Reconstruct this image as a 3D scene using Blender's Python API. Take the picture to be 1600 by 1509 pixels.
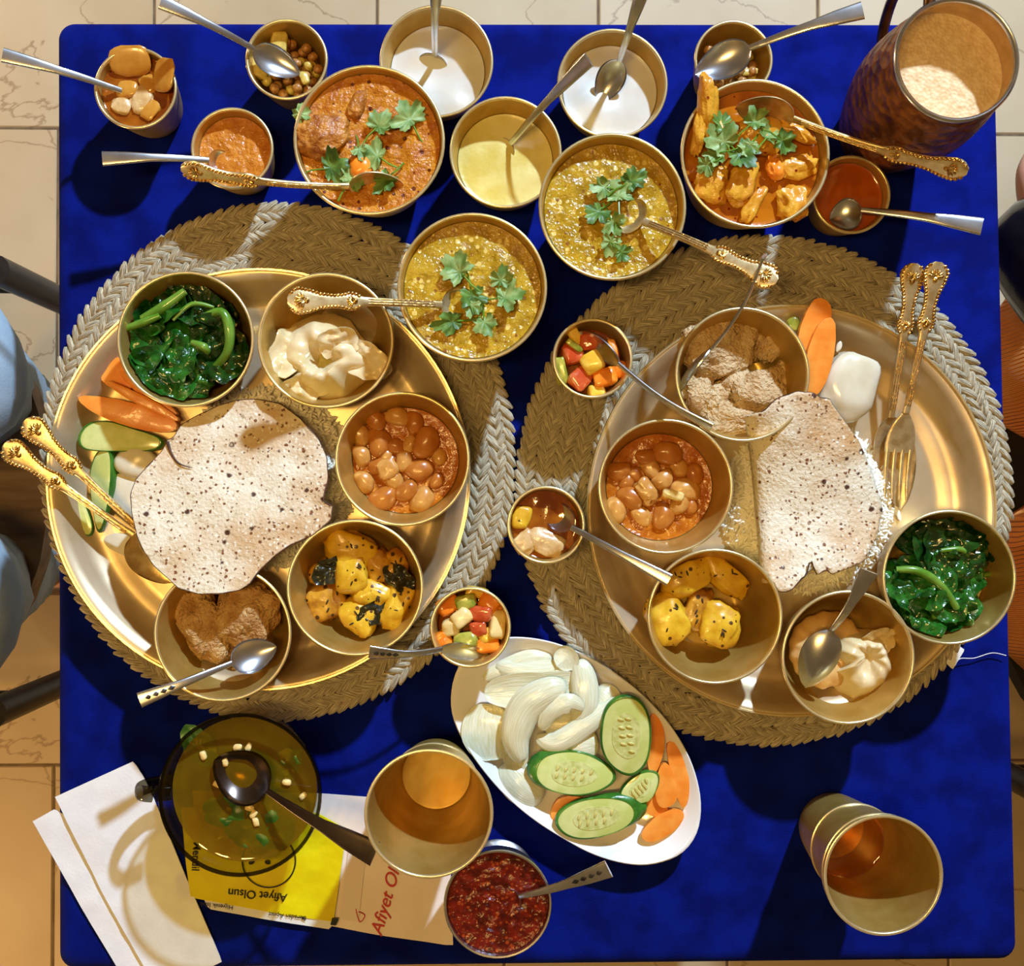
import bpy, bmesh, math, random
import numpy as np
from mathutils import Vector, Matrix, noise

# ------------------------------------------------------------------ scene, camera, light
sc = bpy.context.scene
for o in list(bpy.data.objects):
    bpy.data.objects.remove(o)
C = sc.collection
PI = math.pi
F, CX, CY, D = 1731.0, 800.0, 754.5, 0.82          # focal length in pixels, image centre, camera height above the table top
NX, NY = 765.0, 780.0                              # where the vertical below the camera meets the picture
down = Vector(((NX-CX)/F, -(NY-CY)/F, -1)).normalized()
zc = -down
xc = (Vector((1, 0, 0)) - zc*zc.x).normalized()
yc = zc.cross(xc)
ROT = Matrix((xc, yc, zc))                         # camera -> world

cam = bpy.data.objects.new('camera', bpy.data.cameras.new('camera'))
C.objects.link(cam)
cam.data.sensor_fit = 'HORIZONTAL'
cam.data.sensor_width = 36
cam.data.lens = F*36/1600
cam.data.clip_start = 0.05
cam.matrix_world = Matrix.Translation((0, 0, D)) @ ROT.to_4x4()
sc.camera = cam

w = bpy.data.worlds.new('room')
sc.world = w
w.use_nodes = True
bg = w.node_tree.nodes['Background']
bg.inputs[0].default_value = (1.0, 0.63, 0.24, 1)
bg.inputs[1].default_value = 0.17

def lamp(name, loc, energy, col, radius):
    l = bpy.data.lights.new(name, 'POINT')
    l.energy = energy; l.color = col; l.shadow_soft_size = radius
    o = bpy.data.objects.new(name, l)
    C.objects.link(o); o.location = loc
    return o
lamp('cool_room_lamp', (0.90, 2.04, 1.70), 500, (0.58, 0.78, 1.0), 0.05)
for i in range(3):
    lamp('warm_ceiling_lamp', (-0.50+0.2*i, -0.05, 1.55), 13.5, (1.0, 0.62, 0.18), 0.05)
lamp('warm_floor_fill', (-1.15, -0.95, -0.08), 26, (1.0, 0.64, 0.30), 0.08)  # added fill light below table height, brightens the floor but not the table top
lamp('warm_floor_fill', (-1.25, 0.95, -0.08), 12, (1.0, 0.66, 0.36), 0.08)  # weaker added fill light for the floor at the upper left

sc.view_settings.view_transform = 'Standard'
sc.view_settings.look = 'None'
sc.view_settings.exposure = 0.0
sc.view_settings.gamma = 1.0
sc.view_settings.use_curve_mapping = False

def P(x, y, z=0.0):                                # picture point at a height above the table -> place in the room
    d = ROT @ Vector(((x-CX)/F, -(y-CY)/F, -1))
    return Vector((0, 0, D)) + d*((z-D)/d.z)
def S(z):                                          # pixels per metre at a height
    return F/(D-z)

# ------------------------------------------------------------------ materials
def lin(c):
    return tuple(((v/255)/12.92 if v/255 <= .04045 else ((v/255+.055)/1.055)**2.4) for v in c) + (1,)
MATS = {}
def mat(name, c1, c2=None, rough=.5, metal=0, scale=60, ramp=(.38, .62), bump=0, bscale=200, bdist=.001, detail=5,
        sss=0, coat=0, spec=.5, sheen=0, spots=None, stretch=None, uv=False, rvar=0, distort=0, vor=None, warp=0):
    if name in MATS: return MATS[name]
    m = bpy.data.materials.new(name); m.use_nodes = True
    nt = m.node_tree; N = nt.nodes; L = nt.links
    b = N['Principled BSDF']
    b.inputs['Roughness'].default_value = rough
    b.inputs['Metallic'].default_value = metal
    b.inputs['Specular IOR Level'].default_value = spec
    b.inputs['Coat Weight'].default_value = coat
    b.inputs['Coat Roughness'].default_value = .08
    if sheen:
        b.inputs['Sheen Weight'].default_value = sheen
        b.inputs['Sheen Roughness'].default_value = .4
        b.inputs['Sheen Tint'].default_value = lin(c2 or c1)
    if sss:
        b.inputs['Subsurface Weight'].default_value = sss
        b.inputs['Subsurface Radius'].default_value = (.006, .004, .002)
        b.inputs['Subsurface Scale'].default_value = .6
    tc = N.new('ShaderNodeTexCoord')
    src = tc.outputs['UV' if uv else 'Object']
    if stretch:
        mp = N.new('ShaderNodeMapping'); mp.inputs['Scale'].default_value = stretch
        L.new(src, mp.inputs[0]); src = mp.outputs[0]
    col = None
    if c2:
        n = N.new('ShaderNodeTexNoise'); n.inputs['Scale'].default_value = scale; n.inputs['Detail'].default_value = detail
        n.inputs['Distortion'].default_value = distort
        L.new(src, n.inputs['Vector'])
        r = N.new('ShaderNodeValToRGB'); e = r.color_ramp.elements
        e[0].position, e[1].position = ramp
        e[0].color, e[1].color = lin(c1), lin(c2)
        L.new(n.outputs['Fac'], r.inputs[0]); col = r.outputs[0]
        if rvar:
            mr = N.new('ShaderNodeMapRange'); mr.inputs['To Min'].default_value = max(0.02, rough-rvar); mr.inputs['To Max'].default_value = rough+rvar
            L.new(n.outputs['Fac'], mr.inputs[0]); L.new(mr.outputs[0], b.inputs['Roughness'])
    else:
        b.inputs['Base Color'].default_value = lin(c1)
    for sp in (spots or []):                       # (scale, size, colour, softness): flecks and burns of the thing itself
        v = N.new('ShaderNodeTexVoronoi'); v.inputs['Scale'].default_value = sp[0]
        if warp:
            wz = N.new('ShaderNodeTexNoise'); wz.inputs['Scale'].default_value = 260; L.new(src, wz.inputs['Vector'])
            wm = N.new('ShaderNodeVectorMath'); wm.operation = 'MULTIPLY_ADD'; wm.inputs[1].default_value = (warp,)*3
            L.new(wz.outputs['Color'], wm.inputs[0]); L.new(src, wm.inputs[2]); L.new(wm.outputs[0], v.inputs['Vector'])
        else: L.new(src, v.inputs['Vector'])
        wn = N.new('ShaderNodeSeparateColor'); L.new(v.outputs['Color'], wn.inputs[0])
        mu = N.new('ShaderNodeMath'); mu.operation = 'MULTIPLY'; mu.inputs[1].default_value = sp[1]
        L.new(wn.outputs[0], mu.inputs[0])
        mr = N.new('ShaderNodeMath'); mr.operation = 'SUBTRACT'
        L.new(mu.outputs[0], mr.inputs[0]); L.new(v.outputs['Distance'], mr.inputs[1])
        m2 = N.new('ShaderNodeMath'); m2.operation = 'MULTIPLY'; m2.inputs[1].default_value = sp[3] if len(sp) > 3 else 20; m2.use_clamp = True
        L.new(mr.outputs[0], m2.inputs[0])
        mx = N.new('ShaderNodeMix'); mx.data_type = 'RGBA'
        L.new(m2.outputs[0], mx.inputs['Factor'])
        if col: L.new(col, mx.inputs['A'])
        else: mx.inputs['A'].default_value = lin(c1)
        mx.inputs['B'].default_value = lin(sp[2]); col = mx.outputs['Result']
    if col: L.new(col, b.inputs['Base Color'])
    if bump:
        n2 = N.new('ShaderNodeTexVoronoi' if vor else 'ShaderNodeTexNoise'); n2.inputs['Scale'].default_value = bscale
        if not vor: n2.inputs['Detail'].default_value = 3
        L.new(src, n2.inputs['Vector'])
        bp = N.new('ShaderNodeBump'); bp.inputs['Strength'].default_value = bump; bp.inputs['Distance'].default_value = bdist
        L.new(n2.outputs[0], bp.inputs['Height']); L.new(bp.outputs[0], b.inputs['Normal'])
        if coat: L.new(bp.outputs[0], b.inputs['Coat Normal'])
    MATS[name] = m
    return m

def clear_mat(name, tint, body=None, body_amount=0.0, rough=.03, scale=70):
    """clear glass or thin broth: light passes straight through it, tinted, with a glossy skin"""
    m = bpy.data.materials.new(name); m.use_nodes = True
    nt = m.node_tree; N = nt.nodes; L = nt.links
    N.remove(N['Principled BSDF'])
    out = [n for n in N if n.type == 'OUTPUT_MATERIAL'][0]
    t = N.new('ShaderNodeBsdfTransparent'); t.inputs[0].default_value = lin(tint)
    g = N.new('ShaderNodeBsdfGlossy'); g.inputs['Roughness'].default_value = rough
    base = t
    if body:
        d = N.new('ShaderNodeBsdfDiffuse'); d.inputs[0].default_value = lin(body)
        mx = N.new('ShaderNodeMixShader')
        tc = N.new('ShaderNodeTexCoord'); n = N.new('ShaderNodeTexNoise'); n.inputs['Scale'].default_value = scale
        L.new(tc.outputs['Object'], n.inputs['Vector'])
        mr = N.new('ShaderNodeMapRange'); mr.inputs['From Min'].default_value = .3; mr.inputs['From Max'].default_value = .7
        mr.inputs['To Min'].default_value = body_amount*.7; mr.inputs['To Max'].default_value = min(1, body_amount*1.2)
        L.new(n.outputs['Fac'], mr.inputs[0]); L.new(mr.outputs[0], mx.inputs[0])
        L.new(t.outputs[0], mx.inputs[1]); L.new(d.outputs[0], mx.inputs[2]); base = mx
    lw = N.new('ShaderNodeLayerWeight'); lw.inputs['Blend'].default_value = .5
    pw = N.new('ShaderNodeMath'); pw.operation = 'POWER'; pw.inputs[1].default_value = 4; L.new(lw.outputs['Facing'], pw.inputs[0])
    fr = N.new('ShaderNodeMath'); fr.operation = 'MULTIPLY_ADD'; fr.inputs[1].default_value = .35; fr.inputs[2].default_value = .035; L.new(pw.outputs[0], fr.inputs[0])
    ms = N.new('ShaderNodeMixShader')
    L.new(fr.outputs[0], ms.inputs[0]); L.new(base.outputs[0], ms.inputs[1]); L.new(g.outputs[0], ms.inputs[2])
    L.new(ms.outputs[0], out.inputs['Surface'])
    return m

BRASS = mat('brass', (208, 173, 96), (190, 151, 70), rough=.36, metal=.6, scale=45, bump=.06, bscale=160, rvar=.08)
BRASS_RIM = mat('polished_brass', (244, 224, 172), (232, 206, 148), rough=.28, metal=.75, scale=80)
BRASS_PLATE = mat('worn_brass', (224, 203, 170), (200, 174, 134), rough=.36, metal=.62, scale=26, rvar=.12, bump=.05, bscale=120)
GOLD = mat('gold_plate', (240, 219, 172), (208, 178, 124), rough=.33, metal=.8, scale=120, bump=.1, bscale=500)
STEEL = mat('stainless_steel', (222, 222, 228), (196, 196, 204), rough=.26, metal=1, scale=60)
COPPER = mat('hammered_copper', (158, 98, 54), (100, 56, 28), rough=.42, metal=.75, scale=110, bump=.9, bscale=130, bdist=.002, vor=True)
TIN = mat('tinned_inner_wall', (225, 205, 180), (205, 182, 152), rough=.33, metal=1, scale=90, bump=.6, bscale=120, bdist=.001, vor=True)
VELVET = mat('blue_velvet', (2, 12, 92), (4, 22, 122), rough=.95, scale=35, sheen=.12, bump=.5, bscale=900, bdist=.0008, spec=.1)
JUTE = mat('jute', (122, 104, 76), (238, 224, 194), rough=.75, uv=True, stretch=(.6, 4, 1), scale=3.0, ramp=(.3, .62), bump=1, bscale=3.0, bdist=.003, spec=.25)

# ------------------------------------------------------------------ mesh helpers
def mk(name, vf, m, parent=None, smooth=True, world=True, origin=None):
    """one mesh object; vf in room coordinates, moved so that its origin sits at the parent / at `origin`"""
    v, f = vf[0], vf[1]
    off = Vector((0, 0, 0))
    if world:
        off = (ORI[parent.name] if parent else (Vector(origin) if origin is not None else centre(v)))
    me = bpy.data.meshes.new(name)
    me.from_pydata([(p[0]-off[0], p[1]-off[1], p[2]-off[2]) for p in v], [], f)
    if len(vf) > 2 and vf[2] is not None:
        uvl = me.uv_layers.new(name='UVMap')
        idx = np.zeros(len(me.loops), dtype=np.int32); me.loops.foreach_get('vertex_index', idx)
        uvl.data.foreach_set('uv', np.asarray(vf[2], dtype=np.float32)[idx].ravel())
    if smooth: me.polygons.foreach_set('use_smooth', [True]*len(me.polygons))
    me.materials.append(m); me.update()
    if smooth: me.set_sharp_from_angle(angle=1.05)
    o = bpy.data.objects.new(name, me); C.objects.link(o)
    if parent: o.parent = parent
    else: o.location = off
    ORI[o.name] = off
    return o
ORI = {}
def centre(v):
    a = np.asarray([tuple(p) for p in v]); lo, hi = a.min(0), a.max(0)
    return Vector(((lo[0]+hi[0])/2, (lo[1]+hi[1])/2, lo[2]))
def tag(o, label=None, cat=None, group=None, kind=None):
    if label: o['label'] = label
    if cat: o['category'] = cat
    if group: o['group'] = group
    if kind: o['kind'] = kind
    return o
def thing(name, label, cat, loc, group=None):
    o = bpy.data.objects.new(name, None); C.objects.link(o)
    o.location = loc; o.empty_display_size = .02
    ORI[o.name] = Vector(loc)
    return tag(o, label, cat, group)

def lathe(prof, c=(0, 0, 0), seg=56, sx=1, sy=1, fn=None):
    v, f, rows = [], [], []
    for r, z in prof:
        if r < 1e-7:
            rows.append([len(v)]); v.append((c[0], c[1], c[2]+z))
        else:
            row = []
            for i in range(seg):
                a = 2*PI*i/seg
                rr = r*(fn(a, z) if fn else 1)
                row.append(len(v)); v.append((c[0]+rr*math.cos(a)*sx, c[1]+rr*math.sin(a)*sy, c[2]+z))
            rows.append(row)
    for a, b in zip(rows, rows[1:]):
        for i in range(seg):
            j = (i+1) % seg
            if len(a) == 1 and len(b) == 1: continue
            if len(a) == 1: f.append((a[0], b[i], b[j]))
            elif len(b) == 1: f.append((a[i], b[0], a[j]))
            else: f.append((a[i], b[i], b[j], a[j]))
    return v, f
def spw(x, e): return math.copysign(abs(x)**e, x)
def blob(size, e=1.0, amp=0, freq=2.0, seed=0, nu=18, nv=11, amp2=0, freq2=8, bend=0):
    v, f = [], []
    sd = Vector((seed*7.13, seed*3.7, seed*1.9))
    def pt(u, t):
        x = spw(math.cos(t), e)*spw(math.cos(u), e); y = spw(math.cos(t), e)*spw(math.sin(u), e); z = spw(math.sin(t), e)
        d = Vector((x, y, z))
        k = 1 + amp*noise.noise(d*freq+sd) + (amp2*noise.noise(d*freq2+sd) if amp2 else 0)
        p = d*k
        p = Vector((p.x*size[0], p.y*size[1], p.z*size[2]))
        if bend: p.y += bend*(p.x/size[0])**2*size[1]
        return p
    v.append(pt(0, -PI/2))
    for j in range(1, nv):
        for i in range(nu): v.append(pt(2*PI*i/nu, -PI/2+PI*j/nv))
    v.append(pt(0, PI/2))
    for i in range(nu):
        f.append((0, 1+(i+1) % nu, 1+i))
        for j in range(nv-2):
            a = 1+j*nu
            f.append((a+i, a+(i+1) % nu, a+nu+(i+1) % nu, a+nu+i))
        a = 1+(nv-2)*nu
        f.append((a+i, a+(i+1) % nu, len(v)-1))
    return v, f
def xf(vf, loc=(0, 0, 0), rot=(0, 0, 0), sc_=1.0):
    from mathutils import Euler
    M = Matrix.Translation(loc) @ Euler(rot).to_matrix().to_4x4() @ Matrix.Scale(sc_, 4)
    return ([tuple(M @ Vector(p)) for p in vf[0]],) + tuple(vf[1:])
def join(*vfs):
    v, f, u = [], [], []
    for s in vfs:
        k = len(v); v += list(s[0]); f += [tuple(i+k for i in q) for q in s[1]]
        if len(s) > 2 and s[2] is not None: u += list(s[2])
    return (v, f, u) if u else (v, f)
def sweep(pts, ws, ts, up=Vector((0, 0, 1)), seg=12, e=.8, cap=True):
    """tube with a flattened section: width ws across, thickness ts along `up`"""
    pts = [Vector(p) for p in pts]; v, f = [], []
    n = len(pts)
    for k, p in enumerate(pts):
        t = (pts[min(k+1, n-1)]-pts[max(k-1, 0)]).normalized()
        s = t.cross(up)
        s = s.normalized() if s.length > 1e-5 else Vector((1, 0, 0))
        q = s.cross(t).normalized()
        for i in range(seg):
            a = 2*PI*i/seg
            v.append(tuple(p + s*spw(math.cos(a), e)*ws[k] + q*spw(math.sin(a), e)*ts[k]))
    for k in range(n-1):
        for i in range(seg):
            j = (i+1) % seg
            f.append((k*seg+i, k*seg+j, (k+1)*seg+j, (k+1)*seg+i))
    if cap:
        f.append(tuple(range(seg))[::-1]); f.append(tuple((n-1)*seg+i for i in range(seg)))
    return v, f
def tube(pts, r, seg=8):
    rs = r if isinstance(r, (list, tuple)) else [r]*len(pts)
    return sweep(pts, rs, rs, up=Vector((.123, .077, .98)), seg=seg, e=1)
def smooth_path(pts, n=24):
    pts = [Vector(p) for p in pts]; out = []
    m = len(pts)
    for i in range(n+1):
        t = i/n*(m-1); k = min(int(t), m-2); u = t-k
        p0, p1, p2, p3 = pts[max(k-1, 0)], pts[k], pts[k+1], pts[min(k+2, m-1)]
        out.append(.5*((2*p1)+(p2-p0)*u+(2*p0-5*p1+4*p2-p3)*u*u+(3*p1-p0-3*p2+p3)*u**3))
    return out
def resample(poly, n):
    """n points evenly along a closed polygon"""
    pts = [Vector((p[0], p[1])) for p in poly]; m = len(pts)
    ls = [(pts[(i+1) % m]-pts[i]).length for i in range(m)]; tot = sum(ls)
    out = []; k = 0; acc = 0
    for i in range(n):
        d = tot*i/n
        while acc+ls[k] < d: acc += ls[k]; k += 1
        out.append(tuple(pts[k].lerp(pts[(k+1) % m], (d-acc)/max(ls[k], 1e-9))))
    return out
def sheet(outline, zf, thick=.001, rings=8, c=None):
    """solid sheet over a star-shaped outline; zf(x, y, s) is the height of the upper face, s runs 0 (middle) to 1 (edge)"""
    n = len(outline)
    if c is None: c = (sum(p[0] for p in outline)/n, sum(p[1] for p in outline)/n)
    v, f, uv = [], [], []
    for side in (0, 1):
        for k in range(rings+1):
            s = k/rings
            for i, p in enumerate(outline):
                if k == 0 and i: continue
                x, y = c[0]+(p[0]-c[0])*s, c[1]+(p[1]-c[1])*s
                v.append((x, y, zf(x, y, s)-side*thick)); uv.append((s, i/n))
    half = 1+rings*n
    for side in (0, 1):
        o = side*half
        R = lambda k, i: o if k == 0 else o+1+(k-1)*n+(i % n)
        for i in range(n):
            q = (R(0, 0), R(1, i), R(1, i+1)); f.append(q if not side else q[::-1])
            for k in range(1, rings):
                q = (R(k, i), R(k+1, i), R(k+1, i+1), R(k, i+1)); f.append(q if not side else q[::-1])
    for i in range(n):
        a, b = 1+(rings-1)*n+i, 1+(rings-1)*n+(i+1) % n
        f.append((a, half+a, half+b, b))
    return v, f, uv
def ell(rx, ry, n=40, ang=0, c=(0, 0)):
    ca, sa = math.cos(ang), math.sin(ang)
    return [(c[0]+rx*math.cos(2*PI*i/n)*ca-ry*math.sin(2*PI*i/n)*sa, c[1]+rx*math.cos(2*PI*i/n)*sa+ry*math.sin(2*PI*i/n)*ca) for i in range(n)]
def nz(x, y, f=1.0, s=0.0): return noise.noise(Vector((x*f+s*3.1, y*f-s*1.7, s)))
def scatter(template, mats, uvs=None):
    """many copies of one small shape joined into a single mesh"""
    tv = np.array([tuple(p) for p in template[0]]); n = len(tv); V, Fc, U = [], [], []
    for k, M in enumerate(mats):
        A = np.array(M.to_3x3()); t = np.array(M.translation)
        V.append(tv @ A.T + t)
        Fc += [tuple(i+k*n for i in q) for q in template[1]]
        if uvs is not None: U.append(np.asarray(template[2])+np.array(uvs[k]))
    return np.concatenate(V).tolist(), Fc, (np.concatenate(U).tolist() if uvs is not None else None)
def item(name, label, cat, vf, m, group=None, smooth=True, origin=None):
    return tag(mk(name, vf, m, smooth=smooth, origin=origin), label, cat, group)
def chunk(name, label, cat, px, py, z, size, m, rot=(0, 0, 0), e=.6, amp=.15, seed=0, group=None, freq=1.6, amp2=.03, bend=0, nu=18, nv=11, freq2=8):
    """a food piece whose middle is at height z"""
    return item(name, label, cat, xf(blob(size, e, amp, freq, seed, nu, nv, amp2, freq2, bend), P(px, py, z), rot), m, group)
rnd = random.Random(11)

def rank_labels(pts, what, where):
    """a label for each of many alike pieces, by row and order in the picture"""
    idx = sorted(range(len(pts)), key=lambda i: pts[i][1])
    nr = 3 if len(pts) > 9 else 2
    names = {3: ['back', 'middle', 'front'], 2: ['back', 'front']}[nr]
    out = [None]*len(pts); per = math.ceil(len(pts)/nr)
    ords = ['leftmost', 'second', 'third', 'fourth', 'fifth', 'sixth', 'seventh', 'eighth', 'ninth']
    for r_ in range(nr):
        row = sorted(idx[r_*per:(r_+1)*per], key=lambda i: pts[i][0])
        for k, i in enumerate(row):
            o_ = 'leftmost' if k == 0 else ('rightmost' if k == len(row)-1 else ords[k])
            fl = '' if o_ in ('leftmost', 'rightmost') else ' from the left'
            out[i] = f'{o_} {what}{fl} at the {names[r_]} {where}' if nr == 3 else f'{o_} {what}{fl} at the {names[r_]} {where}'
    return out
# ------------------------------------------------------------------ floor, table, cloth
ZF = -0.75
GROUT = mat('grout', (120, 98, 72), (100, 82, 60), rough=.9)
def marble():
    m = mat('cream_marble', (204, 182, 148), (186, 160, 122), rough=.55, scale=5, ramp=(.3, .7), bump=.03, bscale=40)
    nt = m.node_tree; N = nt.nodes; L = nt.links; b = N['Principled BSDF']
    col = b.inputs['Base Color'].links[0].from_socket
    tc = [n for n in N if n.type == 'TEX_COORD'][0]
    n = N.new('ShaderNodeTexNoise'); n.inputs['Scale'].default_value = 4.2; n.inputs['Detail'].default_value = 7; n.inputs['Distortion'].default_value = .6
    L.new(tc.outputs['Object'], n.inputs['Vector'])
    s = N.new('ShaderNodeMath'); s.operation = 'SUBTRACT'; s.inputs[1].default_value = .5; L.new(n.outputs['Fac'], s.inputs[0])
    a = N.new('ShaderNodeMath'); a.operation = 'ABSOLUTE'; L.new(s.outputs[0], a.inputs[0])
    r = N.new('ShaderNodeMapRange'); r.inputs['From Min'].default_value = .0; r.inputs['From Max'].default_value = .007
    r.inputs['To Min'].default_value = .6; r.inputs['To Max'].default_value = 0
    L.new(a.outputs[0], r.inputs[0])
    mx = N.new('ShaderNodeMix'); mx.data_type = 'RGBA'; L.new(r.outputs[0], mx.inputs['Factor']); L.new(col, mx.inputs['A'])
    mx.inputs['B'].default_value = lin((122, 88, 52)); L.new(mx.outputs['Result'], b.inputs['Base Color'])
    return m
MARBLE = marble()
def box(x0, x1, y0, y1, z0, z1, bev=0.0):
    b = bev
    v = [(x0, y0, z0), (x1, y0, z0), (x1, y1, z0), (x0, y1, z0), (x0, y0, z1-b), (x1, y0, z1-b), (x1, y1, z1-b), (x0, y1, z1-b),
         (x0+b, y0+b, z1), (x1-b, y0+b, z1), (x1-b, y1-b, z1), (x0+b, y1-b, z1)]
    f = [(3, 2, 1, 0), (0, 1, 5, 4), (1, 2, 6, 5), (2, 3, 7, 6), (3, 0, 4, 7), (4, 5, 9, 8), (5, 6, 10, 9), (6, 7, 11, 10), (7, 4, 8, 11), (8, 9, 10, 11)]
    return v, f
floor = tag(mk('floor', box(-2.2, 2.2, -2.2, 2.2, ZF-.03, ZF-.0015), GROUT, smooth=False), kind='structure', label='cream marble tiled floor below the table')
ya, yb = P(40, 200, ZF).y, P(40, 1195, ZF).y
th = (ya-yb)/2
xa, xb = P(935, 10, ZF).x, P(1278, 10, ZF).x
tw = xb-xa
xl = P(83, 1400, ZF).x
tile_me = None
for r in range(-3, 4):
    y0 = ya + r*th
    x0 = xa if r % 2 == 0 else xl
    k0 = math.floor((-2.0-x0)/tw)
    for k in range(k0, k0+13):
        cx, cy = x0+(k+.5)*tw, y0+th/2
        g = .0018
        if tile_me is None:
            o = mk('tile', box(-tw/2+g, tw/2-g, -th/2+g, th/2-g, -.008, 0, .0015), MARBLE, smooth=False, world=False)
            tile_me = o.data
        else:
            o = bpy.data.objects.new('tile', tile_me); C.objects.link(o)
        o.parent = floor; o.location = Vector((cx, cy, ZF)) - ORI[floor.name]
        o.rotation_euler.z = PI*((k*7+r*3) % 2)

cor = [P(85, 30), P(1560, 32), P(1595, 1504), P(87, 1520)]
cm = sum(cor, Vector())/4
def ring(inset, z, rad=.012, wave=0):
    out = []
    for i in range(4):
        c = cor[i]; a = (cor[i-1]-c).normalized(); b = (cor[(i+1) % 4]-c).normalized()
        cc = c + (a+b)*(inset+rad)
        for k in range(9):
            t = k/8*PI/2
            p = cc - b*math.cos(t)*rad - a*math.sin(t)*rad
            # start on the edge of side a, turn round the corner
            out.append(p)
    res = []
    n = len(out)
    for i in range(n):
        p, q = out[i], out[(i+1) % n]
        res.append(p)
        if (q-p).length > .1:
            for k in range(1, 20): res.append(p.lerp(q, k/20))
    fin = []
    for i, p in enumerate(res):
        d = (p-cm); d.z = 0; d.normalize()
        fin.append(Vector((p.x, p.y, z)) + d*wave*(.5+.5*math.sin(i*.9)+.3*math.sin(i*2.3)))
    return fin
rings = [ring(.012, 0), ring(.0085, -.0004), ring(.005, -.0016), ring(.002, -.004), ring(.0004, -.0075), ring(0, -.012), ring(0, -.03, wave=.001), ring(0, -.08, wave=.004), ring(.002, -.14, wave=.007)]
v = [tuple(p) for r in rings for p in r]; n = len(rings[0])
f = [tuple(range(n))[::-1]]
for k in range(len(rings)-1):
    for i in range(n):
        j = (i+1) % n
        f.append((k*n+i, k*n+j, (k+1)*n+j, (k+1)*n+i))
cl = mk('tablecloth', (v, f), VELVET)
bm = bmesh.new(); bm.from_mesh(cl.data); bmesh.ops.recalc_face_normals(bm, faces=bm.faces); bm.to_mesh(cl.data); bm.free()
tag(cl, 'deep blue velvet cloth stretched over the square table', 'tablecloth')
WOOD = mat('dark_wood', (70, 44, 26), (50, 30, 18), rough=.5, scale=20)
tb = thing('table', 'square dining table hidden under the blue velvet cloth', 'table', (cm.x, cm.y, ZF))
x0, x1 = min(c.x for c in cor)+.018, max(c.x for c in cor)-.022
y0, y1 = min(c.y for c in cor)+.022, max(c.y for c in cor)-.02
mk('table_top', box(x0, x1, y0, y1, -.035, -.006, .002), WOOD, tb, smooth=False)
for sx in (x0+.02, x1-.07):
    for sy in (y0+.02, y1-.07):
        mk('leg', box(sx, sx+.05, sy, sy+.05, ZF, -.035), WOOD, tb, smooth=False)

# ------------------------------------------------------------------ braided jute mats
def lump():
    v, f = blob((1, 1, 1), 1.0, nu=9, nv=6)
    return v, f, [(p[0]*.5, p[1]*.5) for p in v]
LUMP = lump()
def jute_mat(label, px, py, rxp, ryp, seed):
    zt = .0085
    c = P(px, py, zt); rx, ry = rxp/S(zt), ryp/S(zt)
    t = thing('braided_mat', label, 'placemat', (c.x, c.y, 0), 'round braided jute mats')
    r = random.Random(seed)
    nc = 14
    for k in range(nc):
        fr = (k+.5)/nc
        a_, b_ = rx*fr, ry*fr; w = (rx+ry)/2/nc
        per = PI*(a_+b_); m = max(6, int(per/.0080))
        ms, us = [], []
        ph = r.random()
        for i in range(m):
            for side in (-1, 1):
                a = 2*PI*(i+ph+(.5 if side > 0 else 0))/m
                x, y = a_*math.cos(a), b_*math.sin(a)
                nrm = Vector((math.cos(a)/a_, math.sin(a)/b_, 0)).normalized()
                ta = math.atan2(nrm.x, -nrm.y)
                wob = r.uniform(-.12, .12)
                pos = Vector((c.x+x, c.y+y, 0)) + nrm*side*w*.22
                pos.z = .0046+r.uniform(-.0004, .0005)
                M = Matrix.Translation(pos) @ Matrix.Rotation(ta+side*.56+wob, 4, 'Z') @ Matrix.Rotation(.16, 4, 'Y') @ Matrix.Diagonal((.0092*r.uniform(.9, 1.12), .0030*r.uniform(.85, 1.2), .0040*r.uniform(.85, 1.1), 1))
                ms.append(M); us.append((r.random()*20, r.random()*20))
        L = scatter(LUMP, ms, us)
        pts = [Vector((c.x+a_*math.cos(2*PI*i/64), c.y+b_*math.sin(2*PI*i/64), .003)) for i in range(65)]
        tv = sweep(pts, [w*.46]*65, [.0026]*65, cap=False, seg=6, e=1)
        L = join(L, (tv[0], tv[1], [(i*.3, .1) for i in range(len(tv[0]))]))
        mk('braid_coil', L, JUTE, t)
    return t
MATL = jute_mat('round braided jute mat under the platter with the whole papad', 434, 720, 368, 404, 1)
MATR = jute_mat('round braided jute mat under the platter with the folded papad', 1197, 765, 392, 401, 2)
WHITE_CLOTH = mat('white_fabric', (236, 234, 230), (222, 220, 218), rough=.8, scale=200)
q = [P(1478, 1035, .008), P(1497, 1008, .008), P(1508, 1015, .008), P(1489, 1046, .008)]
mk('care_tag', sheet(resample([(a.x, a.y) for a in q], 24), lambda x, y, s: .0075, .0008, 3), WHITE_CLOTH, MATR)
mk('loose_thread', tube(smooth_path([P(1492, 1040, .007), P(1500, 1029, .006), P(1522, 1028, .004), P(1550, 1020, .004), P(1572, 1024, .004)], 24), .00035, 5), WHITE_CLOTH, MATR)

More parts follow.
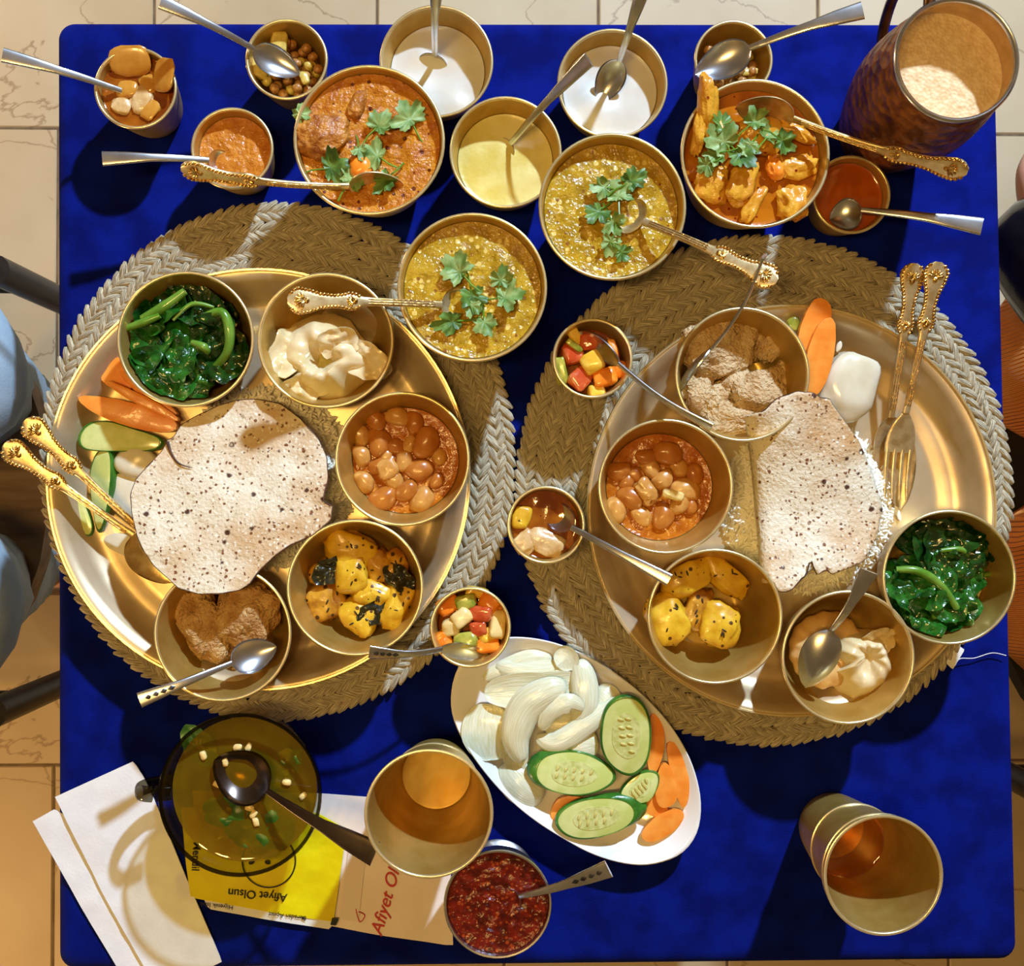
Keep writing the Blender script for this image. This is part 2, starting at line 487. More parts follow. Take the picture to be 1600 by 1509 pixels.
# ------------------------------------------------------------------ thali plates
PZ = .0092
def plate(label, px, py, rpx):
    zr = PZ+.024
    c = P(px, py, zr); R = rpx/S(zr)
    t = thing('thali_plate', label, 'platter', (c.x, c.y, PZ), 'large brass thali platters')
    up = [(0, .003), (.112, .003), (.117, .0032), (.1205, .0052), (.1255, .0056), (.131, .0075), (.137, .0135), (.141, .0195), (.1440, .0222), (.147, .0237)]
    k = R/.150
    up = [(r*k, z) for r, z in up]
    prof = up + [(R-.0007, .0245), (R, .0240), (R, .0232), (.147*k, .0217), (.143*k, .018), (.138*k, .0105), (.132*k, .0035), (.124*k, .0006), (.118*k, 0), (0, 0)]
    mk('dish', lathe(prof, (c.x, c.y, PZ), 120), BRASS_PLATE, t)
    mk('rim', lathe([(R-.0012, .0240), (R-.0008, .0254), (R+.0004, .0256), (R+.0009, .0244), (R+.0002, .0232), (R-.0012, .0240)], (c.x, c.y, PZ), 120), BRASS_RIM, t)
    return t, c, R
PL, PLc, PLR = plate('large round brass platter on the mat with the whole papad', 405, 748, 327)
PR, PRc, PRR = plate('large round brass platter on the mat with the folded papad', 1238, 797, 322)
PF = PZ+.0032          # height of the platter floor

# ------------------------------------------------------------------ brass bowls and cups
PROF = {
 'katori': [(0, 0), (.52, 0), (.60, .02), (.70, .09), (.80, .25), (.89, .5), (.955, .76), (1, 1)],
 'mini':   [(0, 0), (.70, 0), (.74, .03), (.80, .2), (.88, .5), (.95, .8), (1, 1)],
 'big':    [(0, 0), (.48, 0), (.56, .02), (.66, .12), (.76, .32), (.85, .56), (.94, .82), (1, 1)],
 'tumbler':[(0, 0), (.62, 0), (.65, .015), (.69, .12), (.76, .35), (.87, .7), (1, 1)],
}
def bowl(name, label, px, py, rpx, z0, h, kind, group=None, m=None, rim=None, wall=.0011):
    zr = z0+h
    c = P(px, py, zr); R = rpx/S(zr)
    t = thing(name, label, 'cup' if kind in ('mini', 'tumbler') else 'bowl', (c.x, c.y, z0), group)
    out = [(r*R, z*h) for r, z in PROF[kind]]
    # rounder curve
    oc = [(p.x, p.y) for p in smooth_path([Vector((r, z, 0)) for r, z in out[1:]], 20)]
    inn = [(max(r-wall, 0), z+wall if z < h-1e-6 else z) for r, z in oc]
    inn = [(r, max(z, wall*1.2)) for r, z in inn]
    prof = [(0, wall*1.2)] + [(r*.5, wall*1.2) for r, z in inn[:1]] + inn + list(reversed(oc)) + [(0, 0)]
    mk('body', lathe(prof, (c.x, c.y, z0), 64), m or BRASS, t)
    k = .0010
    mk('rim', lathe([(R-wall-k*.5, h-k), (R-wall-k*.3, h+k*.6), (R-wall/2, h+k), (R+k*.5, h+k*.5), (R+k*.6, h-k*.7), (R, h-k*1.3), (R-wall-k*.5, h-k)], (c.x, c.y, z0), 64), rim or BRASS_RIM, t)
    def ri(z):                                     # inner radius at room height z
        zz = z-z0
        for (r0, a), (r1, b) in zip(inn, inn[1:]):
            if a <= zz <= b and b > a: return r0+(r1-r0)*(zz-a)/(b-a)
        return inn[0][0] if zz < inn[0][1] else inn[-1][0]
    return dict(t=t, c=c, R=R, z0=z0, h=h, ri=ri)
def fill(b, z, name, label, cat, m, amp=.0008, freq=120, seed=1, meniscus=.0008, rings=26, seg=72, amp2=0, freq2=300):
    """what is poured into a bowl: a body with an uneven top at height z"""
    c = b['c']; r1 = b['ri'](z)-.0002; r0 = b['ri'](max(z-.008, b['z0']+.0016))-.0004; zb = max(z-.008, b['z0']+.0017)
    v, f = [(c.x, c.y, z+amp*nz(c.x, c.y, freq, seed))], []
    for k in range(1, rings+1):
        s = k/rings
        for i in range(seg):
            a = 2*PI*i/seg
            x, y = c.x+r1*s*math.cos(a), c.y+r1*s*math.sin(a)
            hh = amp*nz(x, y, freq, seed)*(1-s**8) + (amp2*nz(x, y, freq2, seed+5)*(1-s**8) if amp2 else 0)
            v.append((x, y, z+hh+meniscus*s**24))
    k0 = len(v)
    for i in range(seg):
        a = 2*PI*i/seg
        v.append((c.x+r0*math.cos(a), c.y+r0*math.sin(a), zb))
    for i in range(seg):
        j = (i+1) % seg
        f.append((0, 1+i, 1+j))
        for k in range(rings-1):
            f.append((1+k*seg+i, 1+(k+1)*seg+i, 1+(k+1)*seg+j, 1+k*seg+j))
        f.append((1+(rings-1)*seg+i, k0+i, k0+j, 1+(rings-1)*seg+j))
    f.append(tuple(k0+i for i in range(seg))[::-1])
    return item(name, label, cat, (v, f), m)

KH = .050
KZ = PF+.0005
B = {}
def kat(key, label, x, y, r=105):
    B[key] = bowl('katori_bowl', label, x, y, r, KZ, KH, 'katori', 'brass bowls standing on the platters')
kat('gl', 'brass bowl of greens on the platter beside the carrot wedges', 290, 530)
kat('ml', 'brass bowl with a torn dumpling beside the bowl of greens', 509, 532)
kat('bl', 'brass bowl of beans nearest the whole papad', 629, 717, 104)
kat('pl', 'brass bowl of potatoes with dark wilted leaves', 555, 918)
kat('dl', 'brass bowl with brown wedges and a patterned teaspoon', 348, 989)
kat('dr', 'brass bowl of crumbly pale chunks beside the carrot slabs', 1160, 585)
kat('br', 'brass bowl of beans with a ridged piece, on the folded papad platter', 1040, 760)
kat('pr', 'brass bowl of plain yellow potatoes without leaves', 1117, 963)
kat('mr', 'brass bowl with two dumplings and an upturned teaspoon', 1325, 1027, 104)
kat('gr', 'brass bowl of greens at the platter edge near the table side', 1483, 902)
def mini(key, label, x, y, r=63, z0=.0008, h=.045):
    B[key] = bowl('brass_cup', label, x, y, r, z0, h, 'mini', 'small brass cups')
mini('c1', 'small brass cup with tan slices in red broth at the cloth corner', 212, 138)
mini('c2', 'small brass cup of roasted corn next to the red curry bowl', 448, 93)
mini('c3', 'small brass cup of grainy orange chutney', 363, 232)
mini('c4', 'small brass cup of roasted corn with a big spoon across it', 1146, 93, 61)
mini('c5', 'small brass cup of smooth orange sauce beside the copper jug', 1330, 304, 61, h=.040)
mini('c6', 'small brass cup of diced vegetables above the beans bowl', 926, 560, 62, z0=.009)
mini('c7', 'small brass cup of clear brown broth between the two mats', 853, 820, 60, z0=.009)
mini('c8', 'small brass cup of diced vegetables touching the oval salad plate', 735, 980, 62, z0=.009)
def big(key, label, x, y, r, z0=.0008, h=.08):
    B[key] = bowl('serving_bowl', label, x, y, r, z0, h, 'big', 'tall brass serving bowls')
big('soup', 'tall brass bowl filled with red brown curry', 577, 219, 117)
big('du', 'tall brass bowl of yellow dal touching the yogurt bowl', 957, 323, 115)
big('dd', 'tall brass bowl of yellow dal standing between the two mats', 738, 449, 116, z0=.009)
big('veg', 'tall brass bowl of orange vegetable curry', 1180, 240, 117)
B['y1'] = bowl('yogurt_bowl', 'brass bowl of yogurt behind the red curry bowl', 682, 96, 88, .0008, .042, 'katori', 'brass bowls of yogurt and ghee')
B['y2'] = bowl('yogurt_bowl', 'brass bowl of yogurt above the yellow dal bowl', 957, 131, 86, .0008, .042, 'katori', 'brass bowls of yogurt and ghee')
B['gh'] = bowl('ghee_bowl', 'brass bowl of pale yellow ghee between curry and dal', 790, 238, 87, .0008, .050, 'katori', 'brass bowls of yogurt and ghee')

# tumblers
B['t1'] = bowl('brass_tumbler', 'brass tumbler with an empty bottom standing on the paper sleeve', 670, 1271, 99, .0030, .102, 'tumbler', 'tall brass tumblers', wall=.0012)
B['t2'] = bowl('brass_tumbler', 'brass tumbler with water and two rings round it, alone on the cloth', 1380, 1367, 93, .0008, .108, 'tumbler', 'tall brass tumblers', wall=.0012)
b2 = B['t2']
for zz in (.50, .93):
    rr = b2['ri'](b2['z0']+b2['h']*zz)+.0012
    mk('band', lathe([(rr-.0005, -.0014), (rr+.0009, -.0008), (rr+.0009, .0008), (rr-.0005, .0014), (rr-.0005, -.0014)], (b2['c'].x, b2['c'].y, b2['z0']+b2['h']*zz), 64), BRASS_RIM, b2['t'])
rr = B['t1']['ri'](.003+.102*.42)+.0012
mk('band', lathe([(rr-.0005, -.0012), (rr+.0008, -.0007), (rr+.0008, .0007), (rr-.0005, .0012), (rr-.0005, -.0012)], (B['t1']['c'].x, B['t1']['c'].y, .003+.102*.42), 64), BRASS_RIM, B['t1']['t'])
WATER = clear_mat('water', (250, 232, 190), rough=.02)
fill(b2, .034, 'water', 'shallow clear water inside the tumbler with two rings', 'water', WATER, amp=.0001, meniscus=.001)

# copper jug
jz, jh = .0008, .138
jc = P(1494, 94, jz+jh); jr = 98/S(jz+jh)
jug = thing('copper_jug', 'hammered copper jug of frothy drink at the cloth corner', 'jug', (jc.x, jc.y, jz))
jp = [(0, 0), (.028, 0), (.031, .003), (.0355, .02), (.0405, .045), (.0440, .068), (.0446, .085), (.0432, .105), (.0405, .125), (jr, jh)]
jo = [(p.x, p.y) for p in smooth_path([Vector((a, b, 0)) for a, b in jp[1:]], 36)]
mk('body', lathe([(0, 0)] + jo, (jc.x, jc.y, jz), 72), COPPER, jug)
ji = [(max(a-.0016, 0), max(b, .002)) for a, b in jo]
mk('lining', lathe(list(reversed(ji)) + [(0, .002)], (jc.x, jc.y, jz), 72), TIN, jug)
mk('rim', lathe([(jr-.0022, jh-.0012), (jr-.002, jh+.0012), (jr-.0006, jh+.0019), (jr+.0009, jh+.0008), (jr+.0008, jh-.001), (jr-.0002, jh-.002), (jr-.0022, jh-.0012)], (jc.x, jc.y, jz), 72), STEEL, jug)
hd = Vector((-.30, .954, 0))
ho = lambda r, z: tuple(Vector((jc.x, jc.y, jz+z)) + hd*r)
hp = smooth_path([ho(.0400, .126), ho(.0500, .133), ho(.0620, .128), ho(.0680, .112), ho(.0660, .085), ho(.0580, .062), ho(.0500, .050), ho(.0420, .047)], 30)
mk('handle', sweep(hp, [.0038]*31, [.0028]*31, up=hd, seg=10), mat('bronze', (150, 122, 88), (110, 84, 56), rough=.3, metal=1), jug)
FROTH = mat('froth', (236, 206, 162), (222, 186, 138), rough=.7, scale=220, bump=.5, bscale=420, bdist=.0012, vor=True, sss=.1)
jb = dict(c=jc, z0=jz, h=jh, ri=lambda z: np.interp(z-jz, [b for a, b in ji], [a for a, b in ji]))
fill(jb, jz+.112, 'frothy_drink', 'beige frothy drink filling the copper jug', 'drink', FROTH, amp=.0006, freq=200, meniscus=.0012)

# stainless footed sauce cup
sz, sh = .0008, .055
scn = P(778, 1412, sz+sh); sr = 83/S(sz+sh)
st = thing('sauce_cup', 'footed stainless steel cup of dark red chutney', 'cup', (scn.x, scn.y, sz))
foot = [(0, 0), (.027, 0), (.0278, .0012), (.026, .0032), (.017, .0065), (.009, .010), (.0075, .0135), (.009, .016)]
mk('foot', lathe(foot + [(0, .016)], (scn.x, scn.y, sz), 56), STEEL, st)
so = [(p.x, p.y) for p in smooth_path([Vector((a, b, 0)) for a, b in [(.0085, .0155), (.02, .018), (.030, .026), (.0345, .038), (sr, sh)]], 20)]
si = [(max(a-.001, 0), b+.001 if b < sh-1e-6 else b) for a, b in so]
mk('body', lathe([(0, .0165)]+si+list(reversed(so)), (scn.x, scn.y, sz), 60), STEEL, st)
mk('rim', lathe([(sr-.0016, sh-.0008), (sr-.0012, sh+.0008), (sr, sh+.0010), (sr+.0006, sh), (sr, sh-.0012), (sr-.0016, sh-.0008)], (scn.x, scn.y, sz), 60), STEEL, st)
SB = dict(c=scn, z0=sz, h=sh, ri=lambda z: np.interp(z-sz, [b for a, b in si], [a for a, b in si]))
REDCH = mat('red_chutney', (112, 22, 8), (70, 10, 4), rough=.22, scale=130, bump=.6, bscale=260, bdist=.002, spots=[(300, .42, (146, 52, 14))], coat=.15, spec=.4)
fill(SB, sz+sh-.0045, 'red_chutney', 'dark red chilli chutney in the steel cup', 'chutney', REDCH, amp=.0016, freq=150, amp2=.001)

# glass cup of mint broth
gz, gh = .0045, .066
gc = P(375, 1242, gz+gh); gr = 126/S(gz+gh)
GLASS = clear_mat('clear_glass', (232, 232, 224))
gt = thing('glass_cup', 'clear glass cup of yellow mint broth beside the napkins', 'cup', (gc.x, gc.y, gz))
go = [(p.x, p.y) for p in smooth_path([Vector((a, b, 0)) for a, b in [(.030, 0), (.034, .003), (.043, .018), (.0495, .038), (gr-.001, .058), (gr, gh)]], 24)]
gi = [(a-.002, b+.003 if b < gh-.01 else b) for a, b in go]
gi = [(a, max(b, .004)) for a, b in gi]
mk('body', lathe([(0, .004)]+gi+list(reversed(go))+[(0, 0)], (gc.x, gc.y, gz), 72), GLASS, gt)
RIMG = clear_mat('glass_edge', (150, 146, 120), rough=.05)
mk('rim', lathe([(gr-.0024, gh-.0012), (gr-.0020, gh+.0010), (gr-.0004, gh+.0012), (gr+.0002, gh-.0002), (gr-.0006, gh-.0016), (gr-.0024, gh-.0012)], (gc.x, gc.y, gz), 72), RIMG, gt)
hv = Vector((-1, -.03, 0))
gp = lambda r, z: tuple(Vector((gc.x, gc.y, gz+z))+hv*r)
mk('handle', sweep(smooth_path([gp(.0500, .052), gp(.062, .056), gp(.072, .050), gp(.074, .038), gp(.066, .027), gp(.052, .024), gp(.0455, .024)], 30), [.0055]*31, [.0028]*31, up=hv, seg=12, e=.9), clear_mat('handle_glass', (168, 164, 150)), gt)
GB = dict(c=gc, z0=gz, h=gh, ri=lambda z: np.interp(z-gz, [b for a, b in gi], [a for a, b in gi]))
BROTH = clear_mat('mint_broth', (236, 208, 96), (132, 104, 16), .40, scale=45)
fill(GB, gz+.050, 'mint_broth', 'thin yellow green broth in the glass cup', 'broth', BROTH, amp=.0003, meniscus=.001)
# ------------------------------------------------------------------ what is in the bowls
M_CURRY = mat('red_curry', (178, 98, 10), (204, 132, 32), rough=.14, scale=110, bump=.9, bscale=420, bdist=.0018, spots=[(300, .42, (206, 136, 48)), (170, .33, (100, 36, 6))], coat=.12, spec=.35)
M_DAL = mat('yellow_dal', (158, 120, 16), (190, 152, 38), rough=.14, scale=100, bump=.8, bscale=300, bdist=.002, spots=[(210, .45, (224, 196, 110)), (170, .28, (134, 84, 30))], coat=.2, spec=.4)
M_VEG = mat('orange_gravy', (150, 74, 6), (180, 104, 14), rough=.12, scale=70, bump=.25, bscale=150, bdist=.001, spots=[(200, .25, (110, 20, 6))], coat=.6)
M_CHUT = mat('orange_chutney', (204, 130, 46), (182, 104, 24), rough=.2, scale=160, bump=.8, bscale=420, bdist=.0016, coat=.1, spec=.35)
M_SMOOTH = mat('orange_sauce', (180, 84, 10), (160, 70, 6), rough=.14, scale=60, bump=.12, bscale=140, coat=.6)
M_BROTH = mat('red_brown_broth', (158, 88, 18), (120, 54, 8), rough=.08, scale=70, bump=.15, bscale=160, coat=.8, spots=[(160, .22, (80, 8, 4))])
M_YOG = mat('yogurt', (216, 213, 208), (206, 201, 194), rough=.35, scale=40, sss=.2, bump=.15, bscale=110, coat=.2)
M_GHEE = mat('ghee', (206, 186, 92), (220, 206, 132), rough=.35, scale=45, bump=.25, bscale=300, coat=.3)
M_BEANG = mat('bean_gravy', (164, 84, 10), (186, 108, 22), rough=.2, scale=110, bump=.6, bscale=260, bdist=.0016, coat=.2, spots=[(220, .3, (200, 140, 60))])
M_BEAN = mat('cooked_bean', (190, 118, 46), (166, 92, 28), rough=.28, scale=90, coat=.25, sss=.1)
M_BEANP = mat('pale_bean', (212, 158, 84), (190, 126, 54), rough=.28, scale=90, coat=.25, sss=.1)
M_POT = mat('turmeric_potato', (226, 182, 44), (206, 152, 24), rough=.35, scale=110, bump=.3, bscale=220, coat=.25, spots=[(190, .30, (90, 52, 10))], sss=.1)
M_POTB = mat('spiced_potato', (204, 148, 40), (150, 92, 20), rough=.35, scale=110, bump=.3, bscale=220, coat=.25, spots=[(170, .33, (64, 34, 8))])
M_SEED = mat('cumin_seed', (58, 36, 14), (36, 22, 10), rough=.5)
M_WILT = mat('wilted_leaf', (44, 40, 18), (20, 22, 10), rough=.3, scale=150, coat=.4)
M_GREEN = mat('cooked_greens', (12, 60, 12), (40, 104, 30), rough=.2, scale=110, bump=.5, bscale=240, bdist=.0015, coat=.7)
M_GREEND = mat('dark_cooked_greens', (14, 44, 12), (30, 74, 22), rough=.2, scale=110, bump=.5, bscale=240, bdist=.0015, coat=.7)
M_STEM = mat('green_stem', (84, 132, 36), (116, 156, 60), rough=.25, scale=60, coat=.5, stretch=(1, 1, 1))
M_CIL = mat('cilantro', (150, 172, 104), (98, 132, 62), rough=.5, scale=140, bump=.3, bscale=300)
M_CILD = mat('dark_cilantro', (104, 138, 58), (58, 94, 34), rough=.45, scale=140, bump=.3, bscale=300)
M_DOUGH = mat('dumpling_dough', (232, 212, 172), (216, 190, 136), rough=.3, scale=55, sss=.25, coat=.3, bump=.15, bscale=160)
M_DOUGHD = mat('browned_dough', (226, 184, 122), (206, 158, 92), rough=.35, scale=55, sss=.2, coat=.25, bump=.15, bscale=160)
M_FILL = mat('cabbage_filling', (206, 190, 110), (176, 158, 76), rough=.5, scale=200, bump=.8, bscale=330, bdist=.0015)
M_DHI = mat('brown_millet_dough', (218, 176, 118), (180, 128, 70), rough=.7, scale=80, bump=1, bscale=420, bdist=.004)
M_DHIP = mat('pale_millet_dough', (222, 192, 148), (200, 160, 110), rough=.7, scale=80, bump=1, bscale=420, bdist=.004)
M_CORN = mat('roasted_corn', (196, 142, 78), (140, 84, 36), rough=.35, scale=190, coat=.3)
M_GING = mat('yellow_garnish', (222, 194, 104), (186, 162, 66), rough=.4, scale=160, coat=.3)
M_TOM = mat('tomato', (196, 72, 34), (214, 112, 66), rough=.15, scale=120, coat=.6)
M_CARD = mat('diced_carrot', (236, 126, 26), (246, 156, 50), rough=.25, scale=120, coat=.4)
M_PIN = mat('yellow_fruit', (236, 186, 56), (246, 206, 92), rough=.25, scale=120, coat=.4)
M_CUCD = mat('diced_cucumber', (186, 180, 76), (120, 134, 36), rough=.25, scale=120, coat=.4)
M_TURN = mat('diced_turnip', (240, 216, 150), (226, 190, 110), rough=.25, scale=120, coat=.4)
M_MEAT = mat('curried_meat', (200, 132, 50), (150, 80, 22), rough=.4, scale=110, bump=.9, bscale=240, bdist=.003, coat=.15)
M_CAUL = mat('curried_vegetable', (222, 164, 48), (200, 126, 24), rough=.32, scale=90, bump=.6, bscale=220, bdist=.0016, coat=.2, spots=[(150, .28, (140, 40, 8))])
M_PALE = mat('pale_boiled_piece', (222, 190, 140), (200, 156, 96), rough=.3, scale=110, bump=.5, bscale=240, coat=.4)
M_PAPAYA = mat('tan_slice', (206, 148, 60), (190, 122, 36), rough=.2, scale=80, coat=.5)
M_RICE = mat('rice', (252, 248, 238), (244, 238, 222), rough=.45, scale=90)
M_CARROT = mat('carrot', (246, 158, 66), (240, 138, 44), rough=.35, scale=90, bump=.1, bscale=300, coat=.15, sss=.1)
M_CUC = mat('cucumber_flesh', (216, 222, 150), (196, 206, 118), rough=.2, scale=70, coat=.4, sss=.15)
M_CUCC = mat('cucumber_core', (212, 216, 148), (186, 190, 108), rough=.2, scale=260, coat=.4)
M_PEEL = mat('cucumber_peel', (34, 92, 26), (66, 126, 40), rough=.3, scale=90, bump=.2, bscale=200, coat=.3)
M_ONION = mat('onion', (236, 234, 212), (214, 212, 176), rough=.18, scale=2.5, coat=.5, sss=.25, uv=True, stretch=(.6, 9, 1), ramp=(.35, .65), bump=.3, bscale=3, bdist=.001)
M_RADISH = mat('white_radish', (228, 220, 200), (214, 202, 174), rough=.2, scale=40, coat=.4, sss=.3)

# liquids
fill(B['soup'], .0735, 'red_curry', 'red brown grainy curry in the tall bowl', 'curry', M_CURRY, amp=.0022, freq=90, amp2=.0014)
fill(B['du'], .0700, 'dal', 'yellow dal in the bowl touching the yogurt bowl', 'dal', M_DAL, amp=.0016, freq=90, amp2=.001, seed=4)
fill(B['dd'], .0800, 'dal', 'yellow dal in the bowl between the mats', 'dal', M_DAL, amp=.0016, freq=90, amp2=.001, seed=9)
fill(B['veg'], .0700, 'vegetable_curry_gravy', 'orange oily gravy around the vegetable pieces', 'gravy', M_VEG, amp=.0008, freq=80)
fill(B['c1'], .0385, 'red_broth', 'red oily broth in the corner cup', 'broth', M_BROTH, amp=.0006)
fill(B['c3'], .0360, 'orange_chutney', 'grainy orange chutney in the small cup', 'chutney', M_CHUT, amp=.0014, freq=110, amp2=.0008)
fill(B['c5'], .0330, 'orange_sauce', 'smooth orange sauce in the cup by the jug', 'sauce', M_SMOOTH, amp=.0006)
fill(B['c7'], .0440, 'brown_broth', 'clear brown broth in the cup between the mats', 'broth', M_BROTH, amp=.0004, seed=3)
for k, s in (('c6', 'above the beans bowl'), ('c8', 'touching the salad plate')):
    fill(B[k], .0330, 'vegetable_juice', 'orange juice under the diced vegetables in the cup '+s, 'juice', M_BROTH, amp=.0005)
fill(B['y1'], .0225, 'yogurt', 'white yogurt in the bowl behind the red curry', 'yogurt', M_YOG, amp=.0036, freq=42, seed=2)
fill(B['y2'], .0255, 'yogurt', 'white yogurt in the bowl above the yellow dal', 'yogurt', M_YOG, amp=.0032, freq=42, seed=6)
fill(B['gh'], .0300, 'ghee', 'pale yellow ghee in the brass bowl', 'ghee', M_GHEE, amp=.0008, freq=70)
fill(B['bl'], KZ+.020, 'bean_gravy', 'orange brown gravy under the beans near the whole papad', 'gravy', M_BEANG, amp=.002, freq=80, amp2=.0012)
fill(B['br'], KZ+.020, 'bean_gravy', 'orange brown gravy under the beans on the folded papad platter', 'gravy', M_BEANG, amp=.002, freq=80, amp2=.0012, seed=5)
fill(B['gl'], KZ+.006, 'greens_juice', 'thin amber juice at the bottom of the greens bowl near the carrots', 'juice', clear_mat('juice', (240, 214, 130), rough=.03), amp=.0002)

# meat and carrot in the red curry
chunk('meat_piece', 'orange brown meat piece rising from the red curry', 'meat', 507, 214, .074, (.019, .015, .009), M_MEAT, (0, .1, .5), .85, .30, 3, amp2=.12, nu=36, nv=22)
chunk('meat_piece', 'small meat shred in the middle of the red curry', 'meat', 558, 165, .0745, (.005, .010, .004), M_MEAT, (0, 0, -.4), .8, .3, 8)
chunk('carrot_piece', 'round carrot piece in the red curry between the leaves', 'carrot', 564, 262, .0745, (.008, .0075, .005), M_CARD, (0, 0, .2), .9, .1, 5)

# cilantro
def cilantro(px, py, z, size, ang, seed, label, group, m=None, tilt=(0, 0)):
    r = random.Random(seed)
    n = 84; out = []
    lob = [(r.uniform(-.1, .1), .62, 1), (1.05+r.uniform(-.15, .15), .58, r.uniform(.75, 1)), (-1.05+r.uniform(-.15, .15), .58, r.uniform(.75, 1)), (2.0, .5, r.uniform(.3, .7)), (-2.0, .5, r.uniform(.3, .7))]
    for i in range(n):
        a = 2*PI*i/n
        b = 0
        for la, lw, lh in lob:
            d = (a-la+PI) % (2*PI)-PI
            b = max(b, lh*math.exp(-abs(d/lw)**3))
        rr = size*(.34+.74*b)*(1+.07*math.cos(a*17+seed)+.05*math.cos(a*9+seed*2))
        out.append((rr*math.cos(a), rr*math.sin(a)))
    vf = sheet(out, lambda x, y, s: .0035*nz(x, y, 110, seed)+.22*abs(y)+.0006*math.cos(8*math.atan2(y, x))*s, .0004, 5, (0, 0))
    st = tube([(-size*.2, 0, .0004), (-size*.9, size*.1, 0), (-size*1.4, size*.05, -.001)], .0006, 5)
    t = thing('cilantro_leaf', label, 'leaf', P(px, py, z), group)
    R_ = (r.uniform(-.35, .35), r.uniform(-.35, .35), ang)
    kx_, ky_ = r.uniform(.8, 1.1), r.uniform(.65, 1.05)
    vf = ([(p[0]*kx_, p[1]*ky_, p[2]) for p in vf[0]], vf[1])
    mk('blade', xf((vf[0], vf[1]), P(px, py, z), R_), m or (M_CIL if seed % 3 else M_CILD), t)
    mk('stem', xf(st, P(px, py, z), R_), M_STEM, t)
g = 'cilantro on the red curry'
CL = [(640, 187, .0135, 2.2), (592, 196, .0105, .9), (516, 262, .0125, .2), (548, 283, .0105, 1.1), (590, 244, .0105, 2.6), (604, 280, .0105, 4.0), (561, 233, .008, 5), (471, 181, .008, 1.6)]
for i, (x, y, s, a) in enumerate(CL):
    cilantro(x, y, .0775, s*1.12, a, i+1, rank_labels(CL, 'cilantro leaf', 'on the red curry')[i], g)
g = 'cilantro on the dal touching the yogurt bowl'
CL = [(986, 283, .0120, .6), (966, 307, .0120, 1.7), (944, 293, .0095, 3.2), (936, 330, .0100, 3.9), (957, 347, .0100, 5.2), (955, 378, .0090, 4.5), (970, 395, .007, 5.5)]
for i, (x, y, s, a) in enumerate(CL):
    cilantro(x, y, .0740, s*1.12, a, i+21, rank_labels(CL, 'cilantro leaf', 'on the dal touching the yogurt bowl')[i], g)
g = 'cilantro on the dal between the mats'
CL = [(718, 424, .0125, 2.4), (738, 462, .0130, 5), (782, 438, .0095, 1.4), (788, 464, .0120, .2), (708, 503, .0125, 3.4), (757, 503, .0115, 4.9), (738, 478, .009, 4.4)]
for i, (x, y, s, a) in enumerate(CL):
    cilantro(x, y, .0840, s*1.12, a, i+41, rank_labels(CL, 'cilantro leaf', 'on the dal between the mats')[i], g)
g = 'cilantro on the vegetable curry'
CL = [(1178, 190, .0110, .8), (1132, 222, .0115, 2.3), (1155, 240, .0120, 5.5), (1120, 240, .0090, 3.4), (1200, 212, .0100, 1), (1222, 220, .0100, 5.9), (1172, 228, .009, 4.2), (1105, 257, .007, 3.6), (1128, 195, .009, 1.9)]
for i, (x, y, s, a) in enumerate(CL):
    cilantro(x, y, .0835, s*1.12, a, i+61, rank_labels(CL, 'cilantro leaf', 'on the vegetable curry')[i], g)

# vegetable curry pieces
vp = [('tall yellow vegetable stalk leaning out of the curry bowl rim', 1106, 172, .083, (.0065, .022, .006), (.35, .2, .12)),
      ('ribbed vegetable piece standing against the curry bowl wall', 1093, 205, .079, (.005, .016, .006), (.2, 0, -.1)),
      ('broad orange vegetable piece below the leaning stalk', 1120, 208, .077, (.007, .013, .006), (.1, .1, .4)),
      ('square pale potato block in the vegetable curry', 1112, 288, .072, (.0115, .0135, .006), (.1, 0, -.1)),
      ('curved yellow potato wedge in the middle of the curry bowl', 1160, 286, .074, (.0095, .0165, .006), (.05, 0, -.25)),
      ('thin yellow strip next to the potato wedge', 1176, 322, .0725, (.0045, .0135, .004), (0, 0, -.6)),
      ('knobbly cauliflower floret near the curry bowl edge', 1238, 318, .072, (.010, .012, .006), (0, 0, .3)),
      ('translucent onion piece at the right of the curry bowl', 1248, 262, .0715, (.014, .0075, .0045), (0, .1, .25)),
      ('yellow wedge pointing to the curry bowl handle spoon', 1247, 208, .0765, (.0135, .0045, .004), (0, 0, -.5)),
      ('small orange carrot bit among the curry leaves', 1210, 262, .075, (.0055, .0085, .004), (0, 0, .2)),
      ('shredded cauliflower crown under the curry leaves', 1185, 215, .075, (.016, .012, .007), (0, 0, 0))]
for i, (lb, x, y, z, s, r) in enumerate(vp):
    chunk('vegetable_piece', lb, 'vegetable', x, y, z, s, M_CARD if 'carrot' in lb else M_CAUL, r, .8, .42, i+3, 'pieces in the vegetable curry', amp2=.16 if 'cauli' in lb else .09, freq2=7, nu=26, nv=16)

# corner cup
chunk('tan_slice', 'rounded tan slice at the back of the corner cup', 'vegetable', 203, 95, .0435, (.0145, .0105, .0016), M_PAPAYA, (.45, 0, .1), .75, .08, 2)
chunk('tan_slice', 'tan slice poking over the corner cup rim', 'vegetable', 256, 117, .0460, (.0095, .0120, .0016), M_PAPAYA, (.2, -.5, -.3), .6, .1, 4)
SPC = [(200, 140, .008, .006), (222, 155, .010, .0075), (232, 132, .007, .006), (190, 165, .007, .006), (235, 172, .008, .006)]
for i, (x, y, sx, sy) in enumerate(SPC):
    chunk('soft_piece', rank_labels(SPC, 'soft piece', 'of the red broth cup')[i], 'vegetable', x, y, .0392, (sx, sy, .0022), M_PALE if i % 2 else M_PAPAYA, (0, 0, i), .8, .3, i, 'pieces in the corner cup')
